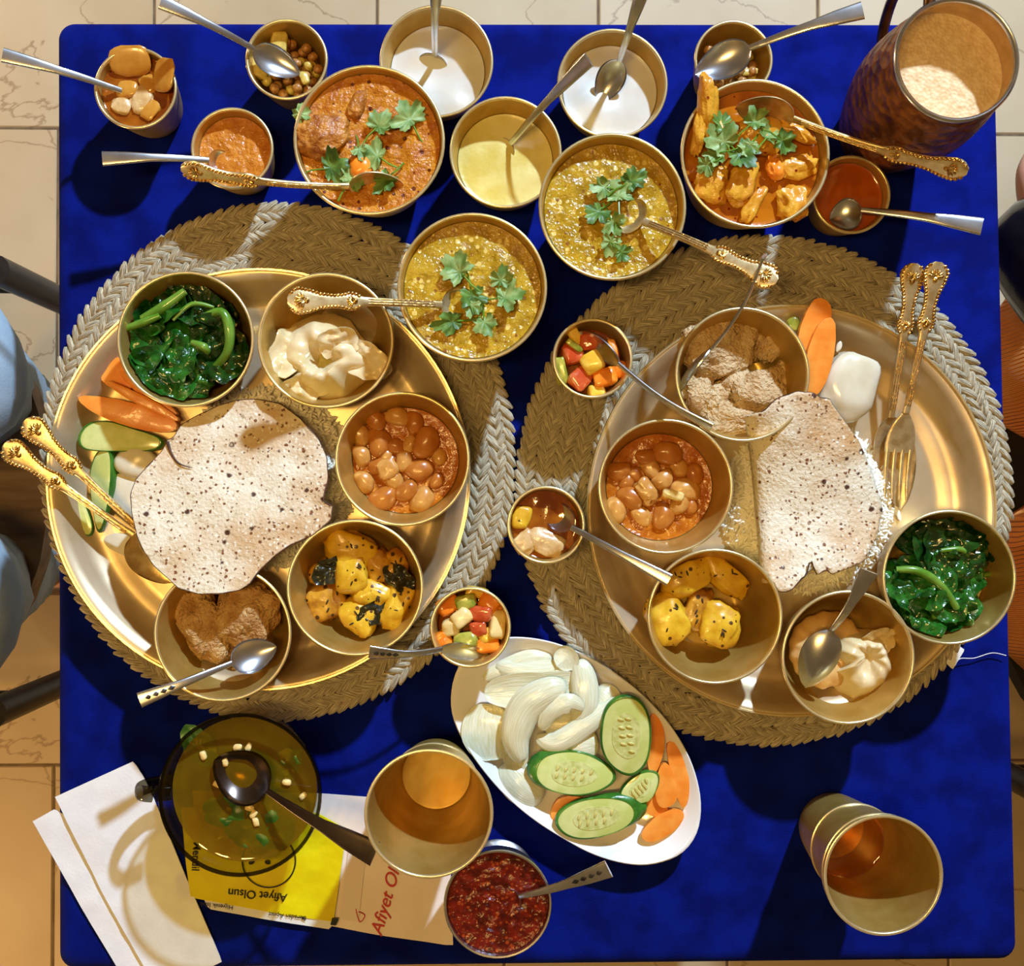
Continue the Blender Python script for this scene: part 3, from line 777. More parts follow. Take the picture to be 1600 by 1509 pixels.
# clear brown broth cup
chunk('potato_piece', 'yellow potato piece in the brown broth cup', 'potato', 815, 808, .0445, (.0065, .0085, .004), M_POT, (0, 0, -.2), .6, .15, 1)
chunk('boiled_piece', 'curled pale piece in the brown broth cup', 'meat', 853, 847, .0450, (.0135, .0085, .004), M_PALE, (0, 0, -.4), .8, .3, 2)
chunk('boiled_piece', 'ragged pale piece at the wall of the brown broth cup', 'meat', 820, 848, .0445, (.0075, .0085, .004), M_PALE, (0, 0, -.7), .7, .35, 6)

# roasted corn
def corn(key, n, label, z0, seed, avoid=None):
    b = B[key]; r = random.Random(seed); pts = []
    tries = 0
    while len(pts) < n and tries < 4000:
        tries += 1
        z = z0 + (.0 if len(pts) < n*.62 else .0052)
        rr = (b['ri'](z)-.0045)*math.sqrt(r.random()); a = r.uniform(0, 2*PI)
        p = Vector((b['c'].x+rr*math.cos(a), b['c'].y+rr*math.sin(a), z+r.uniform(0, .002)))
        if all((p-q).length > .0062 for q in pts): pts.append(p)
    me = None
    for i, p in enumerate(pts):
        vf = xf(blob((.0040, .0035, .0033), .95, .15, 1.6, i % 5, 12, 8), p, (r.uniform(0, 3), r.uniform(0, 3), r.uniform(0, 6)))
        item('corn_kernel', label, 'corn', vf, M_GING if i % 6 == 5 else M_CORN, 'roasted corn, '+key, origin=p)
corn('c2', 40, 'roasted corn kernel in the cup next to the red curry', .024, 3)
corn('c4', 34, 'roasted corn kernel in the cup with the big spoon', .027, 4)
for i, (x, y, l) in enumerate([(437, 68, 'yellow garlic sliver at the top of the roasted corn cup'), (404, 107, 'pale garlic chunk beside the spoon in the corn cup'), (476, 122, 'greenish garlic bit at the right of the corn cup')]):
    chunk('garlic_sliver', l, 'garlic', x, y, .0335, (.006, .008, .003) if i < 2 else (.005, .003, .002), M_GING, (.1, .1, i), .6, .25, i)
chunk('garlic_sliver', 'long yellow garlic sliver in the corn cup with the big spoon', 'garlic', 1168, 113, .034, (.0075, .0025, .002), M_GING, (0, 0, .1), .6, .2, 9)

# diced vegetables
def dice(key, L, where, grp):
    for i, (x, y, dz, s, m, nm, lb, rz) in enumerate(L):
        chunk(nm, lb+where, 'vegetable', x, y, .040+dz, s, m, (.2*math.sin(i*3), .25*math.cos(i*2), rz), .5, .14, i+2, grp, amp2=.05)
w6 = ' in the diced cup above the beans bowl'
dice('c6', [(895, 552, 0, (.0075, .008, .005), M_TOM, 'tomato_piece', 'red tomato lump', .3), (920, 535, .002, (.0065, .006, .005), M_TOM, 'tomato_piece', 'pale red tomato lump', 0),
            (926, 566, .0055, (.0078, .0075, .0055), M_PIN, 'fruit_cube', 'large yellow cube', .5), (906, 592, .001, (.008, .0075, .006), M_TOM, 'tomato_piece', 'orange red tomato wedge', .8),
            (945, 590, .003, (.0085, .0065, .005), M_CARD, 'carrot_cube', 'broad orange carrot cube', .3), (877, 580, -.001, (.0045, .0105, .004), M_CUCD, 'cucumber_strip', 'olive cucumber strip', .15),
            (932, 612, .001, (.006, .005, .0045), M_PIN, 'fruit_cube', 'small yellow cube near the rim', .1), (898, 525, .0015, (.004, .008, .0035), M_PIN, 'fruit_strip', 'pale yellow strip', .6),
            (953, 552, .002, (.0065, .0075, .005), M_TOM, 'tomato_piece', 'bright red tomato lump under the spoon', .2), (898, 540, .006, (.0065, .0022, .0015), M_CUCD, 'green_sliver', 'thin green peel sliver', -.6),
            (957, 545, .006, (.003, .007, .003), M_CARD, 'carrot_strip', 'narrow carrot strip', .2), (968, 578, .001, (.0055, .006, .004), M_CARD, 'carrot_cube', 'small carrot cube by the spoon neck', .2)], w6, 'diced vegetables above the beans bowl')
w8 = ' in the diced cup touching the salad plate'
dice('c8', [(700, 945, 0, (.0085, .0065, .005), M_CARD, 'carrot_cube', 'broad carrot cube', .6), (728, 940, .004, (.0075, .0055, .005), M_CUCD, 'cucumber_cube', 'cucumber cube with green skin', .3),
            (765, 942, .002, (.0075, .0062, .005), M_CARD, 'carrot_wedge', 'pointed carrot wedge', -.6), (745, 925, 0, (.008, .004, .004), M_PIN, 'fruit_strip', 'yellow strip at the far rim', -.2),
            (722, 965, .005, (.0075, .0060, .0055), M_TURN, 'turnip_cube', 'pale turnip cube', .7), (752, 958, .005, (.0082, .0055, .005), M_TOM, 'tomato_piece', 'red tomato lump', -.1),
            (777, 975, .003, (.0055, .0105, .005), M_TURN, 'turnip_strip', 'tall pale turnip strip', -.2), (747, 981, .004, (.006, .0055, .005), M_TOM, 'tomato_piece', 'smaller pinkish tomato lump', .2),
            (728, 1000, .004, (.0085, .0055, .005), M_CUCD, 'cucumber_cube', 'cucumber cube with a dark green end', .1), (692, 1000, 0, (.006, .0065, .005), M_CARD, 'carrot_cube', 'carrot cube by the spoon', .7),
            (762, 1008, .001, (.0085, .0055, .0045), M_CARD, 'carrot_cube', 'carrot cube beside the spoon tip', .1), (705, 980, .002, (.0065, .006, .005), M_TURN, 'turnip_cube', 'cream turnip cube', .2),
            (762, 992, .001, (.007, .005, .0045), M_PIN, 'fruit_cube', 'yellow cube', .5), (780, 955, -.002, (.005, .006, .004), M_CARD, 'carrot_cube', 'orange cube at the right wall', .5)], w8, 'diced vegetables touching the salad plate')

# beans
def beans(key, pts, label, grp):
    r = random.Random(len(pts)); lbs = rank_labels(pts, 'tan bean', label)
    for i, (x, y, s) in enumerate(pts):
        z = KZ+.0200+(.0015 if i % 3 == 0 else 0)
        chunk('bean', lbs[i], 'bean', x, y, z, (.0092*s, .0068*s, .0055*s), M_BEANP if i % 2 else M_BEAN, (r.uniform(-.2, .2), r.uniform(-.2, .2), r.uniform(0, 3)), .95, .12, i, grp, bend=.25, amp2=0)
beans('bl', [(587, 655, 1), (565, 679, 1), (594, 690, 1.25), (621, 650, 1), (618, 697, .9), (641, 695, .8), (667, 692, 1.35), (632, 719, .95), (655, 735, 1.2), (570, 752, .95), (600, 779, 1.2), (616, 750, .95), (636, 768, 1), (660, 781, 1.15), (648, 660, 1), (566, 712, .9), (592, 728, .9), (686, 712, .8), (683, 752, .7), (603, 712, .75)], 'of the bowl by the whole papad', 'beans near the whole papad')
beans('br', [(1042, 707, 1.25), (1016, 730, 1), (967, 737, 1.05), (1036, 750, 1), (994, 741, .85), (1070, 764, 1.25), (985, 777, 1.15), (963, 797, 1.15), (1086, 742, .95), (1062, 788, .95), (1037, 805, 1.15), (1003, 805, .95), (1010, 715, .9), (1062, 730, .9), (980, 752, .8), (1015, 780, .7), (1080, 790, .75)], 'of the bowl by the folded papad', 'beans on the folded papad platter')
chunk('corn_piece', 'pale ridged piece on top of the beans by the folded papad', 'vegetable', 1010, 766, KZ+.026, (.0065, .0095, .004), M_BEANP, (0, 0, .6), .7, .4, 4, amp2=.18)
chunk('corn_piece', 'thin white piece among the beans by the folded papad', 'vegetable', 1052, 773, KZ+.028, (.008, .0035, .003), M_TURN, (0, 0, -.3), .6, .2, 4)
chunk('bean_mash', 'pale mashed bean lump near the whole papad', 'bean', 607, 732, KZ+.024, (.0075, .0085, .0030), M_BEANP, (0, 0, .4), .8, .35, 7)

# potatoes
def spuds(L, grp, m2, where):
    for i, (x, y, s, rz, lb, m) in enumerate(L):
        t = thing('potato_chunk', lb, 'potato', P(x, y, KZ+.016), grp)
        vf = blob((s[0]*1.08, s[1]*1.08, .0085), .72, .30, 1.5, i+3, 22, 14, .03, 9)
        fl = mk('flesh', xf(vf, P(x, y, KZ+.017+s[2]), (.12*math.sin(i*2.1), .12*math.cos(i*1.7), rz)), m, t)
        r = random.Random(i+50)
        for k in range(3):
            px, py = x+r.uniform(-.55, .55)*s[0]*2200, y+r.uniform(-.55, .55)*s[1]*2200
            mk('cumin_seed', xf(blob((.0022, .0007, .0006), 1, nu=8, nv=5), P(px, py, KZ+.0254+s[2]), (0, 0, r.uniform(0, 3))), M_SEED, fl)
spuds([(549, 860, (.0175, .0125, .006), -.3, 'large flat potato chunk at the top of the leafy potato bowl', M_POT), (516, 892, (.0145, .0100, 0), .5, 'browned potato chunk with a dark leaf across it', M_POTB),
       (550, 897, (.0105, .0125, .008), .2, 'bright potato cube in the middle of the leafy bowl', M_POT), (585, 928, (.0135, .0085, .005), -.2, 'potato chunk beside the bright middle cube', M_POT),
       (513, 938, (.0135, .0135, .001), .4, 'rough spiced potato lump at the left of the leafy bowl', M_POTB), (562, 962, (.0125, .0115, .004), -.7, 'bright potato cube nearest the leafy bowl front rim', M_POT),
       (619, 942, (.0095, .0175, .004), -.35, 'long potato wedge at the right of the leafy bowl', M_POT), (592, 888, (.0085, .0125, .002), .2, 'brown spiced potato chunk behind the middle cube', M_POTB),
       (617, 887, (.0085, .0115, .002), -.3, 'browned potato chunk under the wilted leaf', M_POTB)], 'potatoes in the leafy bowl', M_POTB, '')
spuds([(1074, 902, (.0185, .0115, .005), .45, 'large potato chunk under the teaspoon tip in the plain potato bowl', M_POT), (1130, 899, (.0185, .0095, .002), -.75, 'long oval potato chunk at the top of the plain potato bowl', M_POT),
       (1043, 965, (.0125, .0175, .003), .45, 'leaf shaped potato chunk at the left of the plain potato bowl', M_POT), (1124, 977, (.0135, .0145, .005), -.2, 'square bright yellow potato block in the plain potato bowl', M_POT),
       (1089, 953, (.0085, .0165, 0), -.3, 'narrow brownish potato piece between the plain chunks', M_POTB)], 'potatoes in the plain bowl', M_POT, '')
def crumple(size, seed, asp=1.4, rough_=.35, fold=.5, thick=.0005, rings=9, n=40):
    r = random.Random(seed); out = []
    for i in range(n):
        a = 2*PI*i/n
        rr = size*(1+.22*nz(math.cos(a), math.sin(a), 2, seed))
        out.append((rr*math.cos(a)*asp, rr*math.sin(a)))
    return sheet(out, lambda x, y, s: size*(rough_*nz(x, y, 1.25/size, seed)+.4*rough_*nz(x, y, 3.0/size, seed+4)+fold*abs(y)/size*.6-.12*s*s), thick, rings, (0, 0))[:2]
for x, y, s, a, lb in [(624, 904, .0085, -.8, 'dark wilted leaf at the right wall of the potato bowl'), (518, 890, .009, .5, 'dark wilted leaf strip across the browned potato'), (585, 958, .008, .3, 'dark wilted leaf under the potatoes by the front rim')]:
    item('wilted_leaf', lb, 'leaf', xf(crumple(s, int(x), 1.6, .4), P(x, y, KZ+.028), (.2, .1, a)), M_WILT, 'wilted leaves in the potato bowl')

# cooked greens
def greens(key, label, blobs, stems, seed):
    b = B[key]; r = random.Random(seed)
    t = thing('cooked_greens', label, 'greens', (b['c'].x, b['c'].y, b['z0']+.004))
    for i, (x, y, z, s, dk) in enumerate(blobs):
        vf = crumple(s, seed*10+i, r.uniform(1.0, 1.5), .55, .45)
        z = min(z, .034)
        vf = xf(vf, P(x, y, b['z0']+z), (r.uniform(-.5, .5), r.uniform(-.5, .5), r.uniform(0, 6.3)))
        cv = []
        for p in vf[0]:                              # leaves bend up against the bowl wall
            zz = max(p[2], b['z0']+.004); dx, dy = p[0]-b['c'].x, p[1]-b['c'].y
            d = math.hypot(dx, dy); lim = b['ri'](zz)-.0016
            if d > lim:
                zz = min(zz+(d-lim)*.35, b['z0']+KH-.006); lim = b['ri'](zz)-.0016
                dx, dy = dx*lim/d, dy*lim/d
            cv.append((b['c'].x+dx, b['c'].y+dy, zz))
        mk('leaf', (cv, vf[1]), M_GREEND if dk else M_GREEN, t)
    for pts, rad in stems:
        path = smooth_path([P(x, y, b['z0']+z) for x, y, z in pts], 20)
        mk('stem', tube(path, [rad*(1-.3*abs(i/10-1)) for i in range(21)], 8), M_STEM, t)
r = random.Random(77)
lv = []
for i in range(34):
    x, y = r.uniform(205, 350), r.uniform(475, 612)
    if math.hypot(x-282, y-535) > 84 or (x > 300 and y > 560): continue
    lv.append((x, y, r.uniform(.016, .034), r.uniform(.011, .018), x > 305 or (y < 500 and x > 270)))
lv += [(240, 590, .036, .021, 0), (225, 545, .036, .017, 0), (290, 525, .040, .014, 0), (262, 610, .032, .015, 0), (300, 600, .028, .012, 0), (345, 560, .030, .017, 1), (355, 540, .026, .014, 1), (330, 520, .034, .015, 1), (300, 480, .036, .016, 1), (325, 490, .034, .014, 1), (212, 480, .034, .010, 0), (318, 555, .030, .014, 1), (275, 565, .036, .015, 0), (215, 570, .034, .015, 0)]
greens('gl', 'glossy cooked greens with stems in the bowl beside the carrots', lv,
       [([(222, 498, .040), (255, 480, .042), (289, 455, .044)], .0040), ([(192, 515, .040), (225, 503, .042), (250, 493, .043)], .0030), ([(310, 500, .038), (345, 487, .042), (358, 515, .042), (355, 550, .038), (335, 575, .030)], .0038),
        ([(300, 535, .036), (318, 542, .038), (325, 550, .034)], .0032), ([(270, 500, .042), (300, 475, .041), (335, 480, .038)], .0018)], 3)
lv = []
for i in range(34):
    x, y = r.uniform(1398, 1545), r.uniform(815, 980)
    if math.hypot(x-1468, y-890) > 84 or (x > 1520 and y > 895) or y > 985: continue
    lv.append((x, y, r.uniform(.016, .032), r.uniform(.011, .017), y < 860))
lv += [(1425, 930, .034, .018, 0), (1440, 960, .030, .016, 0), (1415, 905, .034, .014, 0), (1470, 860, .038, .016, 1), (1490, 835, .034, .016, 1), (1520, 845, .030, .014, 1), (1450, 850, .038, .015, 1), (1500, 870, .034, .015, 1), (1460, 905, .038, .016, 0), (1490, 940, .032, .014, 0), (1510, 950, .028, .010, 0), (1552, 855, .026, .010, 1), (1480, 890, .038, .014, 0)]
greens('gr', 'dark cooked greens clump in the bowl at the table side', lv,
       [([(1400, 890, .040), (1435, 892, .042), (1470, 915, .040), (1495, 950, .034)], .0034), ([(1530, 900, .028), (1555, 895, .022)], .0022), ([(1470, 860, .040), (1500, 858, .040), (1512, 868, .036)], .0022), ([(1460, 955, .034), (1462, 975, .028), (1468, 985, .022)], .0030)], 5)

# dumplings
def dumpling(px, py, z, R, h, pleats, seed, twist=.0, out=None):
    c = P(px, py, z)
    n = 72; v, f = [], []
    rows = 16
    for k in range(rows+1):
        s = k/rows; ph = s*PI*.96
        for i in range(n):
            a = 2*PI*i/n + twist*s*s
            pl = 1 + .075*(max(0, s-.35)/.65)**.8*math.cos(pleats*a) + .08*noise.noise(Vector((math.cos(a)*1.3+seed, math.sin(a)*1.3, s*2)))
            r_ = R*(math.sin(ph)**.75 if ph < PI else 0)*pl
            if k == 0: r_ = R*.05
            v.append((c.x+r_*math.cos(a), c.y+r_*math.sin(a), c.z + h*(1-math.cos(ph))/2 - (h*.22*max(0, s-.88)/.12)))
    for k in range(rows):
        for i in range(n):
            j = (i+1) % n
            f.append((k*n+i, k*n+j, (k+1)*n+j, (k+1)*n+i))
    f.append(tuple(range(n))[::-1]); f.append(tuple(rows*n+i for i in range(n)))
    return v, f
item('dumpling', 'browned whole dumpling under the upturned teaspoon', 'dumpling', dumpling(1284, 1012, KZ+.007, .0270, .020, 15, 3, .7), M_DOUGHD)
t = thing('dumpling', 'pale torn dumpling beside the browned one', 'dumpling', P(1345, 1040, KZ+.007))
def torn(px, py, ol, hgt, hole, seed, z, pleat=9, wrap=.30):
    """torn open dumpling: a puffed wrapper with a ragged hole"""
    pts = [P(x, y, z+.012) for x, y in ol]
    q = resample([(p.x, p.y) for p in pts], 80)
    c = P(px, py, z+.012)
    def zf(x, y, s):
        a = math.atan2(y-c.y, x-c.x)
        prof = math.sin(PI*min(1, max(0, (1-s)/.62+.06)) * .5) if s > .38 else 1-.75*((.38-s)/.38)**1.2*hole
        return z + .0015 + hgt*prof*(1+.07*math.cos(pleat*a+seed)*s+.26*nz(x, y, 55, seed)) + .0008*nz(x, y, 160, seed+2)
    return sheet(q, zf, .0018, 16, (c.x, c.y))[:2]
mk('wrapper', torn(1350, 1020, [(1285, 1010), (1300, 985), (1330, 978), (1350, 985), (1372, 985), (1386, 992), (1390, 1010), (1400, 1030), (1398, 1052), (1385, 1075), (1360, 1095), (1330, 1100), (1315, 1085), (1300, 1062), (1288, 1055), (1305, 1040)], .026, .4, 4, KZ+.007), M_DOUGH, t)
mk('filling', xf(blob((.010, .012, .006), .9, .3, 2, 3, amp2=.1), P(1361, 1020, KZ+.022)), M_FILL, t)
mk('flap', xf(crumple(.010, 12, 1.3, .5, .8, .0012), P(1372, 1000, KZ+.030), (.3, -.2, .6)), M_DOUGH, t)
t = thing('dumpling', 'large torn dumpling with yellow filling showing', 'dumpling', P(510, 560, KZ+.007))
mk('wrapper', torn(505, 565, [(428, 545), (435, 520), (455, 503), (490, 488), (520, 487), (545, 497), (560, 520), (575, 535), (602, 560), (598, 575), (575, 590), (555, 605), (540, 622), (515, 630), (480, 628), (462, 615), (458, 598), (440, 588), (430, 568)], .027, 1.0, 2, KZ+.006), M_DOUGH, t)
mk('filling', xf(blob((.011, .011, .0065), .9, .3, 2, 3, amp2=.12), P(517, 573, KZ+.018)), M_FILL, t)
mk('flap', xf(crumple(.012, 31, 1.2, .35, .5, .0012), P(528, 535, KZ+.034), (.5, .1, .3)), M_DOUGH, t)
mk('flap', xf(crumple(.013, 33, 1.5, .4, .7, .0012), P(572, 563, KZ+.028), (.2, -.2, -.5)), M_DOUGH, t)
mk('flap', xf(crumple(.011, 36, 1.6, .5, .7, .0012), P(480, 603, KZ+.028), (.3, .3, .2)), M_DOUGH, t)
mk('flap', xf(crumple(.013, 39, 1.7, .4, .8, .0012), P(452, 550, KZ+.027), (.2, .5, 1.2)), M_DOUGH, t)

# millet dough
G = dict(e=.75, amp=.28, amp2=.09, freq2=14, nu=56, nv=34)
chunk('dough_wedge', 'brown wedge with a pale edge, left half in the patterned spoon bowl', 'dough', 318, 975, KZ+.018, (.0150, .0270, .0130), M_DHI, (.1, .15, .45), seed=2, **G)
chunk('dough_wedge', 'broad brown wedge, right half in the patterned spoon bowl', 'dough', 385, 960, KZ+.020, (.0210, .0230, .0135), M_DHI, (.05, -.1, -.3), seed=5, **G)
CRB = [(395, 1040), (412, 1032), (268, 990), (272, 1040), (366, 1045)]
for i, (x, y) in enumerate(CRB):
    chunk('dough_crumb', rank_labels(CRB, 'dough crumb', 'of the brown wedge bowl')[i], 'crumb', x, y, KZ+.010, (.0035, .0025, .002), M_DHIP, (0, 0, i), .9, .3, i, 'crumbs by the patterned spoon', nu=10, nv=7)
for i, (x, y, dz, s, rz, lb) in enumerate([(1125, 545, .017, (.0265, .0205, .0120), .3, 'large crumbly dough mound at the top of the pale bowl'), (1185, 612, .018, (.0205, .0160, .0120), .2, 'square crumbly dough block at the right of the pale bowl'),
       (1090, 622, .014, (.0120, .0190, .0105), .2, 'pale dough chunk beside the thin standing spoon'), (1142, 655, .015, (.0215, .0125, .0110), .15, 'pale dough slab at the front of the crumbly bowl'),
       (1117, 618, .017, (.0095, .0085, .0080), .5, 'small dough lump in the middle of the crumbly bowl'), (1202, 540, .015, (.0100, .0115, .0080), .3, 'loose dough lump at the back wall of the crumbly bowl'),
       (1218, 590, .014, (.0070, .0125, .0070), -.5, 'narrow dough crumb strip at the right wall'), (1150, 600, .016, (.0120, .0095, .0090), .8, 'cracked dough lump between the mound and the block')]):
    chunk('dough_chunk', lb, 'dough', x, y, KZ+dz, s, M_DHIP, (.05, .08, rz), seed=i+3, e=.65, amp=.32, amp2=.10, freq2=14, nu=56, nv=34)
# ------------------------------------------------------------------ salad pieces and papads on the platters
def cutout(poly, z, thick, bulge=.0, n=60, tilt=(0, 0), rings=7, seed=0, amp=.0):
    """flat piece whose outline is given in the picture at height z"""
    q = resample([tuple(P(x, y, z)[:2]) for x, y in poly], n)
    c = (sum(p[0] for p in q)/n, sum(p[1] for p in q)/n)
    zf = lambda x, y, s: z + bulge*(1-s**4) + tilt[0]*(x-c[0]) + tilt[1]*(y-c[1]) + (amp*nz(x, y, 90, seed) if amp else 0)
    return sheet(q, zf, thick, rings, c)
def rounded(poly, it=2):
    for _ in range(it):
        out = []
        for i in range(len(poly)):
            a, b = poly[i], poly[(i+1) % len(poly)]
            out += [(a[0]*.75+b[0]*.25, a[1]*.75+b[1]*.25), (a[0]*.25+b[0]*.75, a[1]*.25+b[1]*.75)]
        poly = out
    return poly
def flat(name, label, cat, poly, z, thick, m, bulge=.0005, group=None, tilt=(0, 0), amp=.0004, seed=0, it=2):
    return item(name, label, cat, cutout(rounded(poly, it), z, thick, bulge, tilt=tilt, amp=amp, seed=seed)[:2], m, group)
g = 'carrot pieces on the platter with the whole papad'
flat('carrot_wedge', 'long orange carrot wedge pointing to the platter rim', 'carrot', [(119, 622), (140, 617), (205, 627), (262, 650), (276, 662), (272, 673), (240, 676), (190, 664), (145, 645)], .030, .0050, M_CARROT, group=g, tilt=(-.06, .05), it=1)
flat('carrot_wedge', 'thin orange carrot wedge beside the long one', 'carrot', [(160, 592), (180, 598), (240, 625), (279, 652), (274, 660), (235, 643), (185, 615)], .033, .0060, M_CARROT, group=g, tilt=(-.05, .05), it=1)
flat('carrot_wedge', 'carrot wedge half hidden under the greens bowl', 'carrot', [(182, 582), (195, 578), (235, 610), (280, 645), (268, 650), (225, 625)], .0280, .0060, M_CARROT, group=g, it=1)
flat('carrot_wedge', 'shaded carrot slab between the platter rim and greens bowl', 'carrot', [(165, 565), (190, 556), (215, 590), (200, 615), (170, 605), (155, 590)], .0230, .0050, M_CARROT, group=g, it=1)
M_SEEDC = mat('cucumber_seed', (206, 198, 120), (190, 180, 96), rough=.3, coat=.3)
M_MINT = mat('sunken_mint', (34, 74, 14), (58, 96, 22), rough=.35, scale=120)
def cucumber_slice(label, ol, z, thick, core=True, group=None, tilt=(0, 0), peel_side=None):
    """slice with its peel, its paler core and seeds"""
    n = 60
    q = resample([tuple(P(x, y, z)[:2]) for x, y in rounded(ol, 3)], n)
    c = (sum(p[0] for p in q)/n, sum(p[1] for p in q)/n)
    zt = lambda x, y: z + tilt[0]*(x-c[0]) + tilt[1]*(y-c[1])
    t = thing('cucumber_slice', label, 'cucumber', (c[0], c[1], z-thick), group)
    inn = [(c[0]+(p[0]-c[0])*.93, c[1]+(p[1]-c[1])*.93) for p in q]
    mk('flesh', sheet(inn, lambda x, y, s: zt(x, y)+.0006*(1-s**6), thick, 6, c)[:2], M_CUC, t)
    v, f = [], []
    ex = Vector((peel_side[0], peel_side[1], 0))*peel_side[2] if peel_side else Vector((0, 0, 0))
    for k, (s, dz) in enumerate(((.925, .0002), (.96, .0003), (1.0, -.0004), (1.0, -thick))):
        for p in q:
            d = Vector((p[0]-c[0], p[1]-c[1], 0)).normalized()
            e = ex*max(0, d.dot(ex.normalized())) if peel_side and k >= 2 else Vector((0, 0, 0))
            v.append((c[0]+(p[0]-c[0])*s+e.x, c[1]+(p[1]-c[1])*s+e.y, zt(p[0], p[1])+dz - (thick*.7 if peel_side and k == 2 and e.length > .0005 else 0)))
    for k in range(3):
        for i in range(n):
            j = (i+1) % n; f.append((k*n+i, (k+1)*n+i, (k+1)*n+j, k*n+j))
    mk('peel', (v, f), M_PEEL, t)
    if core:
        cc = [(c[0]+(p[0]-c[0])*.56, c[1]+(p[1]-c[1])*.56) for p in q]
        co = mk('core', sheet(cc, lambda x, y, s: zt(x, y)+.0009+.0003*nz(x, y, 300)*(1-s), .0008, 5, c)[:2], M_CUCC, t)
        # long axis of the slice
        far = max(q, key=lambda p: math.hypot(p[0]-c[0], p[1]-c[1]))
        ax = Vector((far[0]-c[0], far[1]-c[1], 0)); L_ = ax.length; ax.normalize(); bx = Vector((-ax.y, ax.x, 0))
        ang = math.atan2(ax.y, ax.x)
        for k in range(9):
            u = ((k % 5)-2)/2*.40*L_; w_ = (.16 if k < 5 else -.16)*L_*.55
            p = Vector((c[0], c[1], 0))+ax*u+bx*w_
            mk('seed', xf(blob((.0026, .0011, .0005), 1, nu=8, nv=5), (p.x, p.y, zt(p.x, p.y)+.0012), (0, 0, ang+PI/2*.75)), M_SEEDC, co)
    return t
cucumber_slice('long pale cucumber slab under the carrot wedges', [(120, 680), (135, 660), (165, 655), (205, 668), (245, 680), (258, 690), (245, 705), (190, 706), (145, 705), (123, 700)], .026, .006, False, 'cucumber on the whole papad platter')
cucumber_slice('dark skinned cucumber piece standing beside the radish', [(160, 695), (174, 700), (176, 730), (172, 780), (160, 830), (150, 835), (140, 780), (137, 740), (145, 712)], .024, .006, False, 'cucumber on the whole papad platter', (.25, 0), (1, .2, .004))
cucumber_slice('shaded cucumber slice lying under the gold handles', [(105, 770), (120, 765), (135, 790), (147, 825), (140, 842), (120, 825), (108, 800)], .0195, .004, False, 'cucumber on the whole papad platter')
g = 'radish pieces on the whole papad platter'
flat('radish_piece', 'round cream radish piece beside the dark cucumber', 'radish', [(178, 712), (205, 693), (230, 700), (248, 722), (240, 750), (205, 748), (178, 735)], .0245, .008, M_RADISH, .003, g)
flat('radish_piece', 'large cream radish piece touching the papad edge', 'radish', [(176, 735), (215, 745), (240, 770), (235, 815), (200, 815), (176, 795)], .0215, .007, M_RADISH, .002, g)
flat('radish_piece', 'thin translucent radish slice on the platter floor', 'radish', [(160, 838), (190, 830), (220, 850), (245, 880), (235, 895), (195, 868), (165, 855)], PF+.0038, .002, M_RADISH, .0004, g)
flat('herb_bit', 'tiny green herb bit on the platter floor', 'leaf', [(204, 872), (212, 865), (216, 872), (210, 886), (205, 884)], PF+.0050, .0008, M_CILD, .0004)
# carrots and radish on the other platter
g = 'carrot slabs on the folded papad platter'
flat('carrot_slab', 'upper carrot slab with a rounded tip leaning on the bowl', 'carrot', [(1262, 480), (1275, 464), (1295, 472), (1300, 495), (1290, 540), (1270, 590), (1255, 600), (1245, 560), (1248, 515)], .043, .006, M_CARROT, group=g, tilt=(0, .1), it=1)
flat('carrot_slab', 'lower carrot slab beside the white radish', 'carrot', [(1282, 500), (1303, 495), (1306, 540), (1296, 590), (1278, 620), (1260, 616), (1256, 580), (1266, 530)], .0475, .005, M_CARROT, group=g, tilt=(0, .1), it=1)
flat('cucumber_tip', 'small green cucumber tip behind the carrot slabs', 'cucumber', [(1230, 498), (1245, 492), (1252, 505), (1244, 520), (1232, 512)], .034, .006, M_CUCD, .001)
chunk('radish_chunk', 'thick glossy white radish chunk beside the carrot slabs', 'radish', 1326, 605, .033, (.0200, .0265, .0105), M_RADISH, (.06, .1, -.35), .8, .16, 4, amp2=0, nu=30, nv=18)
flat('radish_sliver', 'small white radish sliver behind the white chunk', 'radish', [(1308, 535), (1316, 532), (1316, 545), (1305, 552)], .036, .002, M_RADISH, .0005)

# rice
def rice(label, px, py, R_, n, seed, hh):
    """a mound of grains on the platter"""
    r = random.Random(seed)
    tv, tf = blob((.0044, .00125, .0011), 1, nu=7, nv=6)
    c = P(px, py, PF+.015); ms = []
    hgt = lambda x, y: PF + hh*max(0, 1-(math.hypot(x-c.x, y-c.y)/R_)**5) + .0014*nz(x, y, 90, seed)
    for k in range(n):
        d_, a_ = R_*math.sqrt(r.random())*1.02, r.uniform(0, 2*PI)
        x, y = c.x+d_*math.cos(a_), c.y+d_*math.sin(a_)
        z = max(PF+.001, hgt(x, y)+r.uniform(-.0010, .0012))
        ms.append(Matrix.Translation((x, y, z)) @ Matrix.Rotation(r.uniform(0, 6.3), 4, 'Z') @ Matrix.Rotation(r.uniform(-.3, .3), 4, 'Y'))
    base = sheet(ell(R_*.985, R_*.985, 48, 0, (c.x, c.y)), lambda x, y, s: max(PF+.0012, hgt(x, y)-.0016), .0008, 16, (c.x, c.y))[:2]
    o = item('rice', label, 'rice', join(scatter((tv, tf), ms)[:2], base), M_RICE)
    o['kind'] = 'stuff'
rice('white rice mound under the whole papad', 408, 745, .064, 2600, 1, .029)
rice('white rice mound under the folded papad', 1268, 790, .062, 2500, 2, .0215)
flat('rice_clump', 'single long rice grain lying on the platter floor by the fork', 'rice', [(1396, 786), (1402, 786), (1410, 812), (1404, 815)], PF+.0022, .0016, M_RICE, .0004)

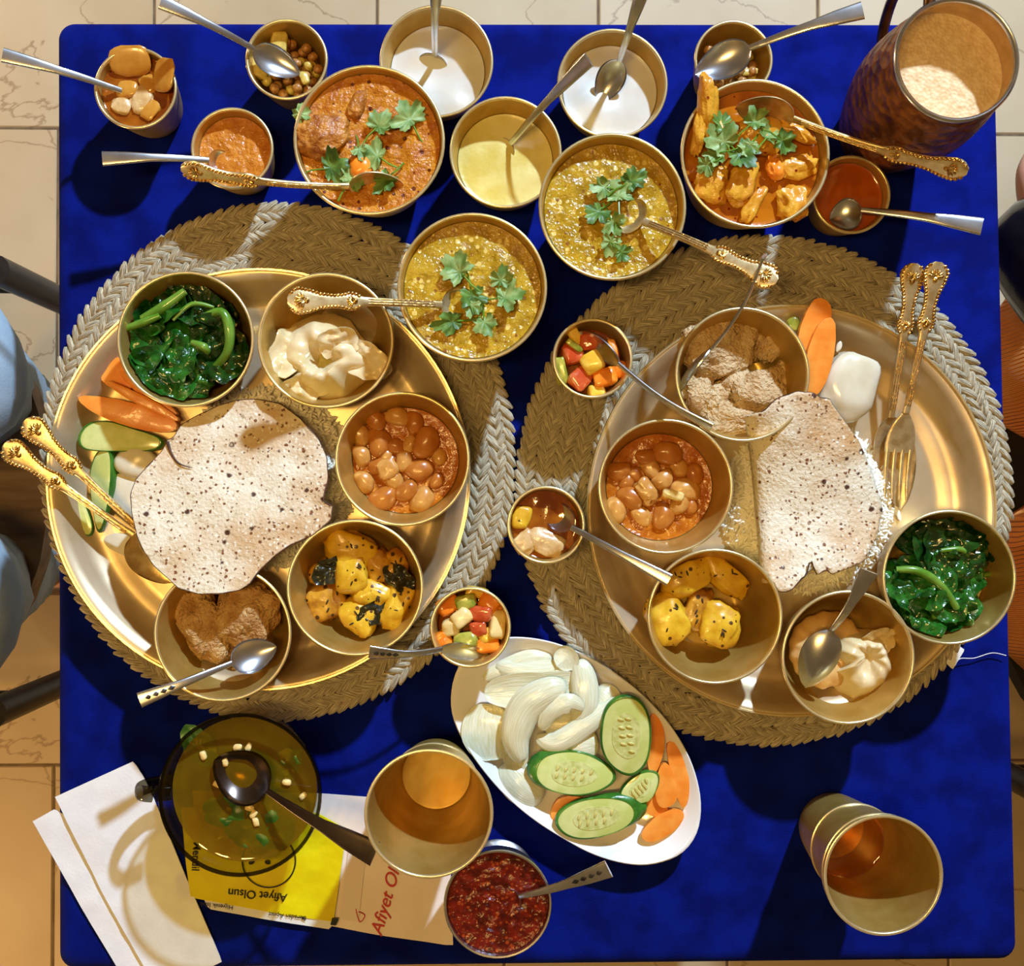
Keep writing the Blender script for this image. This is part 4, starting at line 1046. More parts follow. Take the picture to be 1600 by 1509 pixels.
# papads
def papad_mat():
    m = mat('papad', (228, 216, 192), (198, 150, 92), rough=.6, scale=20, ramp=(.44, .72), detail=8, bump=.8, bscale=420, bdist=.0014, warp=.0028,
            spots=[(320, .46, (120, 70, 30), 7), (110, .30, (74, 38, 16), 9), (210, .40, (196, 172, 134), 5), (380, .5, (236, 228, 210), 4)])
    return m
M_PAPAD = papad_mat()
M_BURNT = mat('burnt_papad_edge', (92, 50, 20), (46, 22, 10), rough=.7, scale=90)
def papad_edge(q, zf, r, parent):
    pts = [Vector((x, y, zf(x, y, 1)-.0005)) for x, y in q]; pts.append(pts[0])
    mk('burnt_edge', sweep(pts, [r]*len(pts), [r*.9]*len(pts), seg=6, e=1, cap=False), M_BURNT, parent)
ol = [(262, 688), (272, 684), (285, 664), (312, 648), (340, 634), (366, 626), (400, 624), (437, 631), (470, 655), (497, 685), (510, 715), (512, 745), (505, 783), (520, 791), (517, 812), (490, 835), (455, 850), (428, 868), (405, 890), (390, 912), (372, 922), (345, 927), (310, 928), (278, 919), (262, 903), (240, 884), (224, 858), (213, 835), (207, 800), (206, 772), (214, 750), (235, 726), (254, 704)]
zp = .047
zt_ = lambda py: .048+(py-625)/302*.0205
q = resample([tuple(P(x, y, zt_(y))[:2]) for x, y in ol], 150)
pc = P(362, 775, zp+.011)
def zpl(x, y, s):
    a = math.atan2(y-pc.y, x-pc.x)
    return zt_(NY-y*S(.058)) + .0015*math.cos(2*a+.6)*s + .0030*nz(x, y, 28, 2) + .0012*nz(x, y, 70, 5) + .004*s**6*nz(x, y, 60, 8)
t = thing('papad', 'whole round speckled papad resting over the bowls', 'papad', (pc.x, pc.y, zp-.004))
mk('sheet', sheet(q, zpl, .0009, 22, (pc.x, pc.y))[:2], M_PAPAD, t)
papad_edge(q, zpl, .0006, t)
cp = [Vector((p.x, p.y, 0)) for p in [P(x, y, zt_(y)) for x, y in [(262, 690), (268, 708), (278, 722), (290, 728), (302, 731)]]]
cp = [Vector((p.x, p.y, zpl(p.x, p.y, .9)+.0006)) for p in cp]
mk('torn_fold', sweep(smooth_path(cp, 14), [.0012*(1-i/16) for i in range(15)], [.0011*(1-i/16) for i in range(15)], seg=6, e=1), M_BURNT, t)
# folded papad: a sheet that turns over at its left side
zq = .050
t = thing('papad', 'folded speckled papad with a rolled left side', 'papad', P(1275, 775, .03))
Lf = [(1170, 648), (1172, 668), (1177, 700), (1181, 740), (1185, 790), (1190, 840), (1193, 880), (1197, 912)]
Rt = [(1300, 625), (1322, 658), (1346, 692), (1365, 735), (1383, 795), (1374, 842), (1352, 876), (1304, 892)]
nv, nu = 46, 40
def at(L, s):
    k = s*(len(L)-1); i = min(int(k), len(L)-2); u = k-i
    return (L[i][0]*(1-u)+L[i+1][0]*u, L[i][1]*(1-u)+L[i+1][1]*u)
zb_ = lambda s: .0165*max(0, 1-s/.55)**1.2 + .0145*max(0, (s-.6)/.4)
Lw = [P(x, y, zq-.003+zb_(j/(nv-1))) for j in range(nv) for x, y in [at(Lf, j/(nv-1))]]
Rw = [P(x, y, zq+zb_(j/(nv-1))) for j in range(nv) for x, y in [at(Rt, j/(nv-1))]]
v, f = [], []
for j in range(nv):
    s = j/(nv-1)
    l, r_ = Lw[j], Rw[j]
    d = (r_-l); d.z = 0
    rad = .0075
    zq_ = zq + zb_(s)
    top = .0040*nz(s*3, 1.5, 1, 3) + .0010*math.cos(s*9)
    for i in range(nu):
        u = i/(nu-1)
        if u < .30:          # lower leaf, from right to left
            k = u/.30
            p = l + d*(.80*(1-k)) + d.normalized()*rad; p.z = zq_-.003-2*rad+.001*nz(p.x, p.y, 60, 1)
        elif u < .45:        # the roll
            k = (u-.30)/.15
            a = -PI/2 - k*PI
            p = l + d.normalized()*(rad + rad*math.cos(a)); p.z = zq_-.003-rad + rad*math.sin(a)
        else:                # upper leaf
            k = (u-.45)/.55
            p = l + d.normalized()*rad + (d-d.normalized()*rad)*k
            p.z = zq_-.003 + .0045*math.sin(k*PI*.9)*(.6+.4*math.sin(s*5)) + .0022*nz(p.x, p.y, 40, 4)+.0009*nz(p.x, p.y, 110, 6) - .003*k**3
        # ragged ends
        wob = (.0020*nz(p.x, 0, 120, 2 if s < .5 else 7))*(1 if s in (0, 1) else 0)
        p.y += wob
        # curved top and bottom outline, notch at the lower right
        kk = max(0, (u-.45)/.55)
        if s < .25 and u >= .45: p.y += (.25-s)/.25*.0100*math.sin(kk*PI)
        if s > .78 and u >= .45:
            p.y -= (s-.78)/.22*(.0060*max(0, 1-kk*2.0) + .0040*max(0, math.sin(kk*PI*2.2)))
            if .52 < kk < .70: p.y += (s-.78)/.22*.0100*math.sin((kk-.52)/.18*PI)
        v.append(tuple(p))
for j in range(nv-1):
    for i in range(nu-1):
        f.append((j*nu+i, j*nu+i+1, (j+1)*nu+i+1, (j+1)*nu+i))
o = mk('sheet', (v, f), M_PAPAD, t)
md = o.modifiers.new('thickness', 'SOLIDIFY'); md.thickness = .0009
edge = [Vector(v[i]) for i in range(18, nu)] + [Vector(v[j*nu+nu-1]) for j in range(1, nv)] + [Vector(v[(nv-1)*nu+i]) for i in range(nu-2, 17, -1)]
mk('burnt_edge', sweep(edge, [.0005]*len(edge), [.0006]*len(edge), seg=6, e=1), M_BURNT, t)

# ------------------------------------------------------------------ oval salad plate
PORC = mat('white_porcelain', (244, 241, 240), rough=.12, spec=.6, coat=.6)
zo = .020
ov = [(703, 1108), (707, 1060), (725, 1025), (755, 1003), (790, 994), (835, 996), (880, 1007), (930, 1030), (985, 1067), (1035, 1115), (1070, 1165), (1090, 1215), (1097, 1262), (1090, 1305), (1065, 1336), (1025, 1351), (985, 1352), (930, 1338), (875, 1308), (825, 1275), (780, 1235), (745, 1192), (718, 1150)]
q = resample([tuple(P(x, y, zo)[:2]) for x, y in rounded(ov, 2)], 96)
oc = P(900, 1175, zo)
v, f = [], []
prof = [(0, .0030), (.3, .0030), (.55, .0032), (.68, .0042), (.80, .0085), (.90, .0145), (.97, .0192), (.99, .0200), (1.0, .0192), (.97, .0165), (.86, .0085), (.74, .0015), (.66, 0), (0, 0)]
for s, z in prof:
    for p in q: v.append((oc.x+(p[0]-oc.x)*s, oc.y+(p[1]-oc.y)*s, .0006+z))
n = len(q)
for k in range(len(prof)-1):
    for i in range(n):
        j = (i+1) % n; f.append((k*n+i, (k+1)*n+i, (k+1)*n+j, k*n+j))
sp = thing('oval_plate', 'white egg shaped porcelain plate of sliced salad', 'plate', (oc.x, oc.y, .0006))
mk('dish', (v, f), PORC, sp)
MARK = mat('grey_maker_mark', (70, 70, 74), rough=.5)
r = random.Random(5)
for k in range(12):
    x, y = 776+r.uniform(-3, 4), 1183+k*2.1
    mk('printed_mark', xf(blob((.0008, .0005, .0002), 1, nu=7, nv=4), P(x, y, .0095-k*.0002), (0, 0, r.random()*3)), MARK, sp)
zs = .0105
g = 'onion pieces on the oval plate'
def onion(label, pts, width, z, thick=.0016, curl=.42, m=None):
    """curved slice of an onion layer following a line on the plate"""
    path = smooth_path([P(x, y, z+dz) for x, y, dz in pts], 26)
    n_ = len(path); seed_ = len(label)*.37; v, f, uv_ = [], [], []
    K = 9
    for k, p in enumerate(path):
        tt = (path[min(k+1, n_-1)]-path[max(k-1, 0)]).normalized()
        s_ = tt.cross(Vector((0, 0, 1))).normalized()
        taper = max(.06, math.sin(PI*min(max((k+.3)/(n_-.4), 0), 1))**.5)
        w_ = width*1.18*taper
        for side in (0, 1):
            for i in range(K):
                u = i/(K-1)*2-1
                uv_.append((k/n_*3, u*.5+seed_))
                v.append(tuple(p + s_*w_*u + Vector((0, 0, curl*w_*(1-u*u) - side*(thick*taper) + .0007*nz(p.x+u, p.y, 60, seed_)))))
    for k in range(n_-1):
        for i in range(K-1):
            a = k*2*K+i; b_ = (k+1)*2*K+i
            f.append((a, b_, b_+1, a+1)); f.append((a+K, a+K+1, b_+K+1, b_+K))
        a, b_ = k*2*K, (k+1)*2*K
        f.append((a, a+K, b_+K, b_)); f.append((a+K-1, b_+K-1, b_+2*K-1, a+2*K-1))
    for k in (0, n_-1):
        f.append(tuple([k*2*K+i for i in range(K)]+[k*2*K+K+i for i in reversed(range(K))]))
    return item('onion_slice', label, 'onion', (v, f, uv_), m or M_ONION, g)
onion('broad white onion layer lying along the top of the oval plate', [(757, 1083, 0), (800, 1080, .003), (850, 1078, .003), (905, 1060, 0)], .0115, zs+.011, curl=-.22)
onion('thin curved onion strip behind the broad layer', [(775, 1040, 0), (820, 1052, .002), (870, 1048, .002), (890, 1020, 0)], .0080, zs+.006)
onion('long arched onion ring in the middle of the oval plate', [(815, 1190, 0), (806, 1150, .003), (822, 1105, .006), (860, 1080, .008), (885, 1075, .006)], .0105, zs+.012)
onion('onion strip running down the right of the arch', [(905, 1030, 0), (912, 1060, .003), (914, 1100, .004), (900, 1135, .002)], .0085, zs+.010)
onion('wide onion petal at the left of the oval plate', [(765, 1100, 0), (762, 1130, .004), (765, 1160, .004), (768, 1188, 0)], .0165, zs+.007, curl=-.18)
onion('small onion petal under the lower cucumber slice', [(790, 1190, 0), (805, 1215, .003), (830, 1235, .003), (850, 1240, 0)], .0125, zs+.002, curl=.35)
onion('folded onion layer in the middle under the arch', [(850, 1120, 0), (880, 1130, .004), (905, 1115, .004), (915, 1095, 0)], .0120, zs+.010, curl=-.35)
onion('onion strip pointing at the upper cucumber slice', [(838, 1152, 0), (870, 1160, .003), (920, 1130, .004), (970, 1090, .002)], .0070, zs+.010)
onion('short ribbed onion root piece by the upper cucumber', [(925, 1080, 0), (940, 1100, .003), (930, 1130, .002)], .0130, zs+.005, curl=.25)
onion('ribbed onion base piece beside the cucumber slices', [(875, 1175, 0), (905, 1165, .003), (935, 1160, .002)], .0115, zs+.006, curl=.3)
onion('flat onion layer showing at the left of the arch', [(775, 1100, 0), (800, 1110, .001), (830, 1095, .001)], .0130, zs+.001, curl=.2)
onion('thin onion strip across the top of the oval plate', [(755, 1060, 0), (790, 1045, .001), (830, 1030, .001), (862, 1030, 0)], .0065, zs+.004)
onion('curved onion layer lying over the left petals', [(782, 1120, 0), (800, 1150, .003), (805, 1185, .003), (800, 1205, 0)], .0085, zs+.006, curl=-.3)
onion('narrow onion ring piece above the large cucumber slice', [(845, 1140, 0), (862, 1112, .004), (890, 1098, .005), (912, 1108, .002)], .0060, zs+.017, curl=.3)
onion('small curled onion scrap at the top of the oval plate', [(868, 1018, 0), (885, 1030, .002), (890, 1048, 0)], .0075, zs+.012, curl=-.3)
cg = 'cucumber slices on the oval plate'
cucumber_slice('upright cucumber slice at the top right of the oval plate', [(938, 1150), (942, 1110), (958, 1090), (980, 1082), (1002, 1092), (1016, 1120), (1018, 1160), (1012, 1195), (992, 1216), (970, 1212), (950, 1195), (940, 1172)], zs+.020, .005, True, cg, (.10, .12))
cucumber_slice('large cucumber slice lying across the middle of the oval plate', [(832, 1205), (842, 1182), (872, 1172), (910, 1173), (945, 1190), (966, 1210), (958, 1228), (925, 1242), (890, 1244), (855, 1235), (838, 1222)], zs+.015, .005, True, cg, (-.06, -.04), (-1, .2, .005))
cucumber_slice('lowest cucumber slice with dark peel at its right end', [(864, 1285), (875, 1264), (905, 1248), (950, 1243), (985, 1250), (998, 1268), (988, 1290), (955, 1306), (910, 1314), (880, 1306)], zs+.013, .005, True, cg, (0, .05), (1, .35, .008))
cucumber_slice('small cucumber slice tucked behind the lowest one', [(965, 1240), (985, 1215), (1010, 1203), (1030, 1206), (1031, 1225), (1018, 1252), (995, 1258), (975, 1252)], zs+.011, .005, True, cg)
cg = 'carrot slices on the oval plate'
flat('carrot_slice', 'long carrot slice under the upright cucumber slice', 'carrot', [(1018, 1108), (1036, 1130), (1040, 1165), (1030, 1200), (1018, 1215), (1010, 1190), (1014, 1140)], zs+.008, .004, M_CARROT, group=cg)
flat('carrot_slice', 'long carrot slice along the plate rim', 'carrot', [(1040, 1158), (1060, 1160), (1076, 1200), (1078, 1245), (1068, 1268), (1055, 1240), (1045, 1195)], zs+.007, .004, M_CARROT, group=cg)
flat('carrot_slice', 'carrot slice between the rim slice and the small cucumber', 'carrot', [(1030, 1195), (1044, 1190), (1056, 1220), (1060, 1250), (1045, 1262), (1030, 1262), (1022, 1240)], zs+.008, .004, M_CARROT, group=cg)
flat('carrot_slice', 'carrot slice at the pointed end near the lowest cucumber', 'carrot', [(1000, 1300), (1030, 1270), (1062, 1262), (1072, 1275), (1055, 1298), (1025, 1316), (1005, 1314)], zs+.006, .004, M_CARROT, group=cg)
flat('carrot_slice', 'carrot slice peeking out between two cucumber slices', 'carrot', [(858, 1280), (866, 1250), (890, 1242), (925, 1248), (900, 1262), (875, 1285)], zs+.004, .004, M_CARROT, group=cg)
flat('carrot_slice', 'carrot slice covered by the large cucumber slices', 'carrot', [(1000, 1215), (1025, 1225), (1050, 1270), (1020, 1280), (990, 1250)], zs+.004, .003, M_CARROT, group=cg)

# mint and bits in the glass cup
zb = gz+.0475
for i, (x, y, s, a, lb) in enumerate([(358, 1262, .012, .4, 'mint leaf in the middle of the glass cup'), (410, 1285, .015, -.6, 'large mint leaf near the glass cup rim'), (444, 1200, .010, .9, 'dark mint leaf beside the ladle in the glass cup'), (395, 1300, .010, .2, 'mint leaf under the pale seeds'), (310, 1165, .010, 2.2, 'mint leaf at the far wall of the glass cup'), (375, 1275, .010, 1.2, 'mint leaf sunk next to the middle leaf')]):
    item('mint_leaf', lb, 'leaf', xf(crumple(s, 90+i, 1.6, .18, .2, .0005), P(x, y, gz+.0492), (0, 0, a)), M_MINT, 'mint leaves in the glass cup')
GBT = [(372, 1167), (388, 1168), (318, 1180), (448, 1222), (396, 1272), (400, 1284), (390, 1262), (474, 1243), (352, 1190), (340, 1225)]
for i, (x, y) in enumerate(GBT):
    chunk('garlic_bit', rank_labels(GBT, 'garlic bit', 'of the glass cup')[i], 'garlic', x, y, gz+.0506, (.0032, .0022, .0015), M_TURN, (0, 0, i), .7, .3, i, 'garlic bits in the glass cup', nu=10, nv=7)

# ------------------------------------------------------------------ napkins and packets
TISSUE = mat('paper_tissue', (240, 239, 242), (232, 231, 236), rough=.9, scale=60, bump=.25, bscale=500, bdist=.0006, spec=.1)
def paper(name, label, cat, poly, z, thick, m, amp=.0008, n=90, group=None, seed=1, parent=None, freq=30):
    q = resample([tuple(P(x, y, z)[:2]) for x, y in poly], n)
    vf = sheet(q, lambda x, y, s: z+amp*nz(x, y, freq, seed)+amp*.5*nz(x, y, freq*2.7, seed+3), thick, 12)[:2]
    if parent: return mk(name, vf, m, parent)
    return item(name, label, cat, vf, m, group)
def napkin(label, layers):
    p0 = P(*layers[0][0][0], 0)
    t = thing('paper_napkin', label, 'napkin', (p0.x, p0.y, .0004), 'folded paper napkins')
    for i, (poly, z) in enumerate(layers): paper('ply', '', '', poly, z, .0009, TISSUE, .0007, seed=i+int(z*9999), parent=t)
napkin('paper napkin lying underneath, nearest the table edge', [([(51, 1283), (85, 1264), (130, 1290), (240, 1520), (188, 1520), (140, 1440)], .0022), ([(54, 1288), (88, 1268), (150, 1360), (215, 1522), (190, 1522)], .0012)])
napkin('paper napkin lying on top, next to the glass cup', [([(86, 1245), (209, 1189), (225, 1215), (250, 1270), (290, 1370), (347, 1502), (300, 1525), (236, 1530), (160, 1395)], .0050), ([(90, 1249), (205, 1198), (280, 1360), (340, 1506), (240, 1534)], .0038)])
M_SLEEVE = mat('paper_sleeve', (236, 222, 214), (228, 212, 202), rough=.6, scale=30, bump=.15, bscale=60, bdist=.001)
M_YEL = mat('yellow_film', (236, 222, 14), (226, 206, 6), rough=.22, scale=30, bump=.5, bscale=45, bdist=.003, coat=.6)
M_FILMW = mat('white_film', (238, 236, 232), (228, 226, 222), rough=.25, scale=30, bump=.4, bscale=50, bdist=.002, coat=.5)
M_INK = mat('black_ink', (14, 13, 12), rough=.5)
M_RED = mat('red_ink', (190, 44, 44), rough=.5)
sl = thing('cutlery_sleeve', 'pale paper cutlery sleeve with red script under the tumbler', 'packet', P(560, 1370, .0005))
paper('sleeve', '', '', [(300, 1235), (500, 1240), (640, 1250), (712, 1262), (704, 1375), (708, 1478), (600, 1462), (480, 1440), (322, 1416)], .0020, .0012, M_SLEEVE, .0006, parent=sl)
paper('crease_flap', '', '', [(548, 1300), (575, 1305), (560, 1440), (530, 1436)], .0032, .0007, mat('clear_crease', (226, 210, 200), rough=.35, coat=.3), .0003, parent=sl, n=40)
yp = thing('wipe_packet', 'yellow film wipe packet with black lettering under the glass cup', 'packet', P(410, 1350, .003))
paper('yellow_film', '', '', [(283, 1262), (400, 1255), (500, 1272), (541, 1296), (534, 1350), (521, 1440), (420, 1425), (298, 1402), (290, 1345)], .0046, .0012, M_YEL, .0008, parent=yp, freq=45)
paper('white_strip', '', '', [(318, 1404), (420, 1424), (521, 1439), (516, 1452), (420, 1437), (326, 1420)], .0042, .0008, M_FILMW, .0003, parent=yp, n=60)
paper('black_corner', '', '', [(519, 1434), (529, 1435), (525, 1446), (516, 1445)], .0058, .0004, M_INK, 0, parent=yp, n=20)
def words(s, px, py, z, hpx, ang, m, parent, shear=0, bold=0, name='lettering'):
    cu = bpy.data.curves.new('txt', 'FONT'); cu.body = s; cu.size = 1; cu.align_x = 'CENTER'; cu.align_y = 'CENTER'
    cu.shear = shear; cu.offset = bold; cu.extrude = .004
    o = bpy.data.objects.new('txt', cu); C.objects.link(o)
    dg = bpy.context.evaluated_depsgraph_get(); me = bpy.data.meshes.new_from_object(o.evaluated_get(dg))
    bpy.data.objects.remove(o)
    me.name = name; me.materials.clear(); me.materials.append(m)
    k = hpx/S(z)/.72
    c = P(px, py, z)
    me.transform(Matrix.Translation(c-ORI[parent.name]) @ Matrix.Rotation(ang, 4, 'Z') @ Matrix.Diagonal((k, k, .02, 1)))
    ob = bpy.data.objects.new(name, me); C.objects.link(ob); ob.parent = parent
    return ob
words('Afiyet Olsun', 402, 1398, .0060, 13, PI-.10, M_INK, yp, bold=.012)
words('Mendil', 306, 1338, .0062, 12, -PI/2-.06, M_INK, yp, bold=.01)
words('Hijyenik Islak', 338, 1415, .0056, 7, PI-.12, M_INK, yp)
words('Buradan Açınız', 449, 1431, .0056, 7, PI-.12, M_INK, yp)
ar = [P(480, 1435, .0056), P(468, 1433, .0056)]
mk('printed_arrow', join(sweep([P(464, 1432.5, .0056), P(474, 1434.5, .0056)], [.0003]*2, [.0001]*2, seg=6), sweep([P(472, 1434, .0056), P(478, 1435.2, .0056)], [.0012, .0001], [.0001]*2, seg=6)), M_INK, yp)
cc = P(420, 1345, .0062); rr = 41/S(.006)
mk('printed_ring', sweep([Vector((cc.x+rr*math.cos(2*PI*i/48), cc.y+rr*math.sin(2*PI*i/48), .0060)) for i in range(49)], [.00055]*49, [.0001]*49, seg=6, cap=False), M_INK, yp)
for (x, y, a, b_, rz) in [(405, 1330, .007, .0025, .1), (425, 1322, .009, .002, .2), (393, 1347, .0022, .0016, .4), (418, 1347, .0022, .0016, -.4)]:
    mk('printed_motif', xf(blob((a, b_, .0001), 1, nu=14, nv=4), P(x, y, .0061), (0, 0, rz)), M_INK, yp)
words('Afiyet Olsun', 607, 1392, .0034, 20, 1.30, M_RED, sl, shear=.35, bold=.006)
cc = [P(x, y, .0034) for x, y in [(556, 1420), (562, 1440), (570, 1430), (560, 1424)]]
mk('printed_curl', tube(smooth_path(cc, 16), .0004, 5), M_RED, sl)
# ------------------------------------------------------------------ cutlery
ENGR = mat('engraved_steel', (120, 122, 132), (80, 82, 92), rough=.3, metal=1, scale=200)
GOLD_RELIEF = mat('gold_relief', (246, 210, 136), (190, 140, 66), rough=.25, metal=1, scale=260, bump=.6, bscale=420, bdist=.0012)
def cutlery(name, label, tip, neck, end, style='steel', roll=0, bw=.0115, flip=False, group=None, fork=False, depth=.0045, endw=None, arch=.004):
    A, Bn, E = P(*tip), P(*neck), P(*end)
    t = thing(name, label, 'fork' if fork else 'spoon', A, group)
    ax = (E-Bn).normalized()
    sd = ax.cross(Vector((0, 0, 1))).normalized()
    up = sd.cross(ax).normalized()
    if up.z < 0: up = -up
    up = (Matrix.Rotation(roll, 3, ax) @ up).normalized()
    steel = style != 'gold'
    m = {'steel': STEEL, 'gold': GOLD, 'dark': mat('dark_reflecting_steel', (120, 106, 100), (96, 84, 80), rough=.25, metal=1)}.get(style, STEEL)
    n = 40
    if steel:
        ew = endw or .0052
        wf = lambda u: .0020 + (ew*.62-.0020)*min(1, u*1.3) + (ew-ew*.62)*max(0, u-.55)/.45
        tf = lambda u: .0011 if u > .1 else .0013
    else:
        K = [(0, .0026), (.08, .0024), (.45, .0028), (.54, .0033), (.58, .0056), (.62, .0062), (.66, .0050), (.72, .0044), (.80, .0054), (.87, .0078), (.93, .0090), (.965, .0078), (.985, .0052), (1, .0025)]
        wf = lambda u: float(np.interp(u, [a for a, b in K], [b for a, b in K]))
        tf = lambda u: .0015
    pts = [Bn.lerp(E, i/n) + up*arch*math.sin(PI*i/n) for i in range(n+1)]
    hdl = mk('handle', sweep(pts, [wf(i/n) for i in range(n+1)], [tf(i/n) for i in range(n+1)], up=up, seg=14, e=.65), m, t)
    if not steel:
        side = ax.cross(up).normalized()
        ps = []
        def at_(u): return Bn.lerp(E, u) + up*(arch*math.sin(PI*u)+.0013)
        for k in range(-1, 2):                       # reeding along the shaft
            ps.append(sweep([at_(u/20)+side*k*.0015 for u in range(1, 11)], [.0005]*10, [.0005]*10, up=up, seg=6, e=1))
        for u0 in [.56+.022*i for i in range(20)]:   # scrolled border
            for s_ in (-1, 1):
                c = at_(u0)+side*s_*(wf(u0)-.0009)
                ps.append(xf(blob((.0015, .0011, .0010), 1, nu=8, nv=6), c))
        for u0 in (.60, .90):                        # shell and scroll cartouches
            for k in range(-3, 4):
                a = k*.42
                d0 = ax*math.cos(a)+side*math.sin(a)
                L_ = .0060 if u0 > .8 else .0038
                c = at_(u0)
                ps.append(sweep([c+d0*L_*j/4+up*.0006*math.sin(PI*j/4) for j in range(5)], [.0003, .0007, .0009, .0008, .0003], [.0007]*5, up=up, seg=6, e=1))
            ps.append(xf(blob((.0022, .0022, .0013), 1, nu=10, nv=6), at_(u0)-ax*.0012))
        mk('ornament', join(*ps), GOLD_RELIEF, hdl)
    elif style == 'engraved':
        side = ax.cross(up).normalized()
        ps = []
        for u0 in (.66, .74, .82, .90):
            c = Bn.lerp(E, u0)+up*(arch*math.sin(PI*u0)+.00108)
            ps.append(sweep([c-ax*.0028, c-ax*.0012, c, c+ax*.0012, c+ax*.0028], [.0002, .0012, .0016, .0012, .0002], [.00025]*5, up=up, seg=8, e=1))
        mk('engraving', join(*ps), ENGR, hdl)
    # bowl or tines
    bx = (A-Bn); L_ = bx.length; bd = bx.normalized()
    bs = bd.cross(up).normalized(); bu = bs.cross(bd).normalized()
    if bu.dot(up) < 0: bu = -bu
    sg = -1 if flip else 1
    if not fork:
        ns, ntt = 22, 12; v, f = [], []
        for side_ in (0, 1):
            for i in range(ns+1):
                s_ = i/ns
                w_ = bw*(math.sin(PI*min(1, s_**.78*.985+.012))**.62) if s_ < 1 else .0004
                w_ = max(w_, .0021*(1-s_) + .0003)
                for j in range(ntt+1):
                    u = j/ntt*2-1
                    dd = depth*(1-u*u)*math.sin(PI*min(1, s_*.96+.02))**.8
                    p = Bn + bd*L_*s_ + bs*w_*u - bu*sg*dd - bu*side_*.0009*sg
                    v.append(tuple(p))
        h = (ns+1)*(ntt+1)
        for side_ in (0, 1):
            for i in range(ns):
                for j in range(ntt):
                    a = side_*h+i*(ntt+1)+j; q_ = (a, a+1, a+ntt+2, a+ntt+1)
                    f.append(q_ if side_ else q_[::-1])
        for i in range(ns):
            for j in (0, ntt):
                a = i*(ntt+1)+j; b_ = a+ntt+1
                f.append((a, b_, b_+h, a+h) if j == 0 else (a, a+h, b_+h, b_))
        mk('bowl', (v, f), m, t)
    else:
        pal = .46
        pw = [(0, .0026), (.25, .0075), (.55, .0102), (.8, .0108), (1, .0104)]
        ptsb = [Bn+bd*L_*pal*i/10 - bu*.004*math.sin(PI*.5*i/10) for i in range(11)]
        mk('palm', sweep(ptsb, [float(np.interp(i/10, [a for a, b in pw], [b for a, b in pw])) for i in range(11)], [.0010]*11, up=bu, seg=14, e=.6), m, t)
        for k in (-1.5, -.5, .5, 1.5):
            tp = [Bn+bd*L_*(pal-.04+(1-pal+.04)*i/10)+bs*k*.0055*(1-.05*i/10) - bu*(.004*math.cos(i/10*PI*.6)) for i in range(11)]
            mk('tine', sweep(tp, [.0017]*8+[.0014, .0011, .0006], [.0011]*11, up=bu, seg=10, e=.8), m, t)
    return t
tg = 'steel teaspoons'
sp_ = lambda *a, **k: cutlery('teaspoon', *a, group=tg, **k)
sp_('steel teaspoon sticking out over the cloth corner cup', (238, 155, .034), (190, 142, .040), (4, 86, .072), bw=.009)
sp_('steel teaspoon in the roasted corn cup next to the red curry', (468, 116, .037), (397, 77, .049), (251, 3, .080), bw=.0105)
sp_('steel teaspoon in the grainy orange chutney cup', (372, 258, .031), (326, 250, .043), (160, 248, .064), bw=.009)
sp_('steel teaspoon standing in the yogurt behind the red curry', (672, 116, .012), (680, 86, .027), (684, -45, .110), bw=.0105)
sp_('steel teaspoon standing in the yogurt above the dal', (936, 160, .024), (968, 95, .040), (1006, -20, .095), bw=.0105)
sp_('steel teaspoon standing in the pale ghee', (775, 250, .016), (798, 224, .033), (920, 93, .105), bw=.009)
cutlery('table_spoon', 'large steel spoon lying across the roasted corn cup', (1086, 116, .050), (1172, 75, .060), (1348, 16, .085), bw=.0130, depth=.006, endw=.0062, group=tg)
sp_('steel teaspoon with a shiny bowl in the smooth orange sauce', (1296, 342, .0365), (1346, 328, .0440), (1534, 354, .064), bw=.0115, endw=.0062)
sp_('thin steel spoon standing on edge in the crumbly dough bowl', (1060, 618, .050), (1112, 545, .070), (1194, 400, .120), roll=1.35, bw=.011, endw=.0045)
sp_('steel teaspoon in the diced cup above the beans bowl', (905, 518, .044), (966, 568, .058), (1112, 668, .080), bw=.0085, endw=.0042, roll=1.0)
sp_('steel teaspoon in the clear brown broth cup', (848, 785, .0365), (893, 824, .055), (1046, 906, .080), bw=.0095, endw=.0045)
sp_('engraved steel teaspoon in the diced cup by the salad plate', (768, 1030, .038), (690, 1014, .0575), (577, 1018, .076), style='engraved', bw=.0080, roll=-.5)
sp_('engraved steel teaspoon in the bowl of brown wedges', (432, 1010, .046), (362, 1036, .058), (218, 1094, .080), style='engraved', bw=.0115)
sp_('upturned steel teaspoon lying on the browned dumpling', (1258, 1073, .047), (1298, 985, .062), (1358, 892, .092), bw=.0135, flip=True, depth=.006, endw=.0062)
sp_('steel ladle spoon with a dark handle in the glass cup', (334, 1188, .0600), (418, 1236, .0640), (586, 1334, .098), style='dark', bw=.0190, depth=.010, endw=.0085)
sp_('engraved steel spoon standing in the dark red chutney', (770, 1420, .046), (812, 1400, .053), (951, 1357, .085), style='engraved', bw=.009, endw=.0062)
gg = 'ornate gold cutlery'
gs = lambda *a, **k: cutlery('ornate_spoon', *a, style='gold', group=gg, **k)
gs('ornate gold spoon with its bowl sunk in the red curry', (632, 291, .0730), (545, 291, .0800), (283, 262, .104), roll=-1.15, bw=.014)
gs('ornate gold spoon edge up in the vegetable curry', (1150, 168, .079), (1240, 186, .0840), (1512, 268, .115), roll=1.1, bw=.014)
gs('ornate gold spoon over the torn dumpling, sunk in the dal', (760, 482, .078), (690, 476, .084), (449, 470, .120), bw=.013)
gs('ornate gold spoon in the dal touching the yogurt bowl', (960, 325, .068), (1005, 346, .0765), (1214, 440, .112), bw=.013)
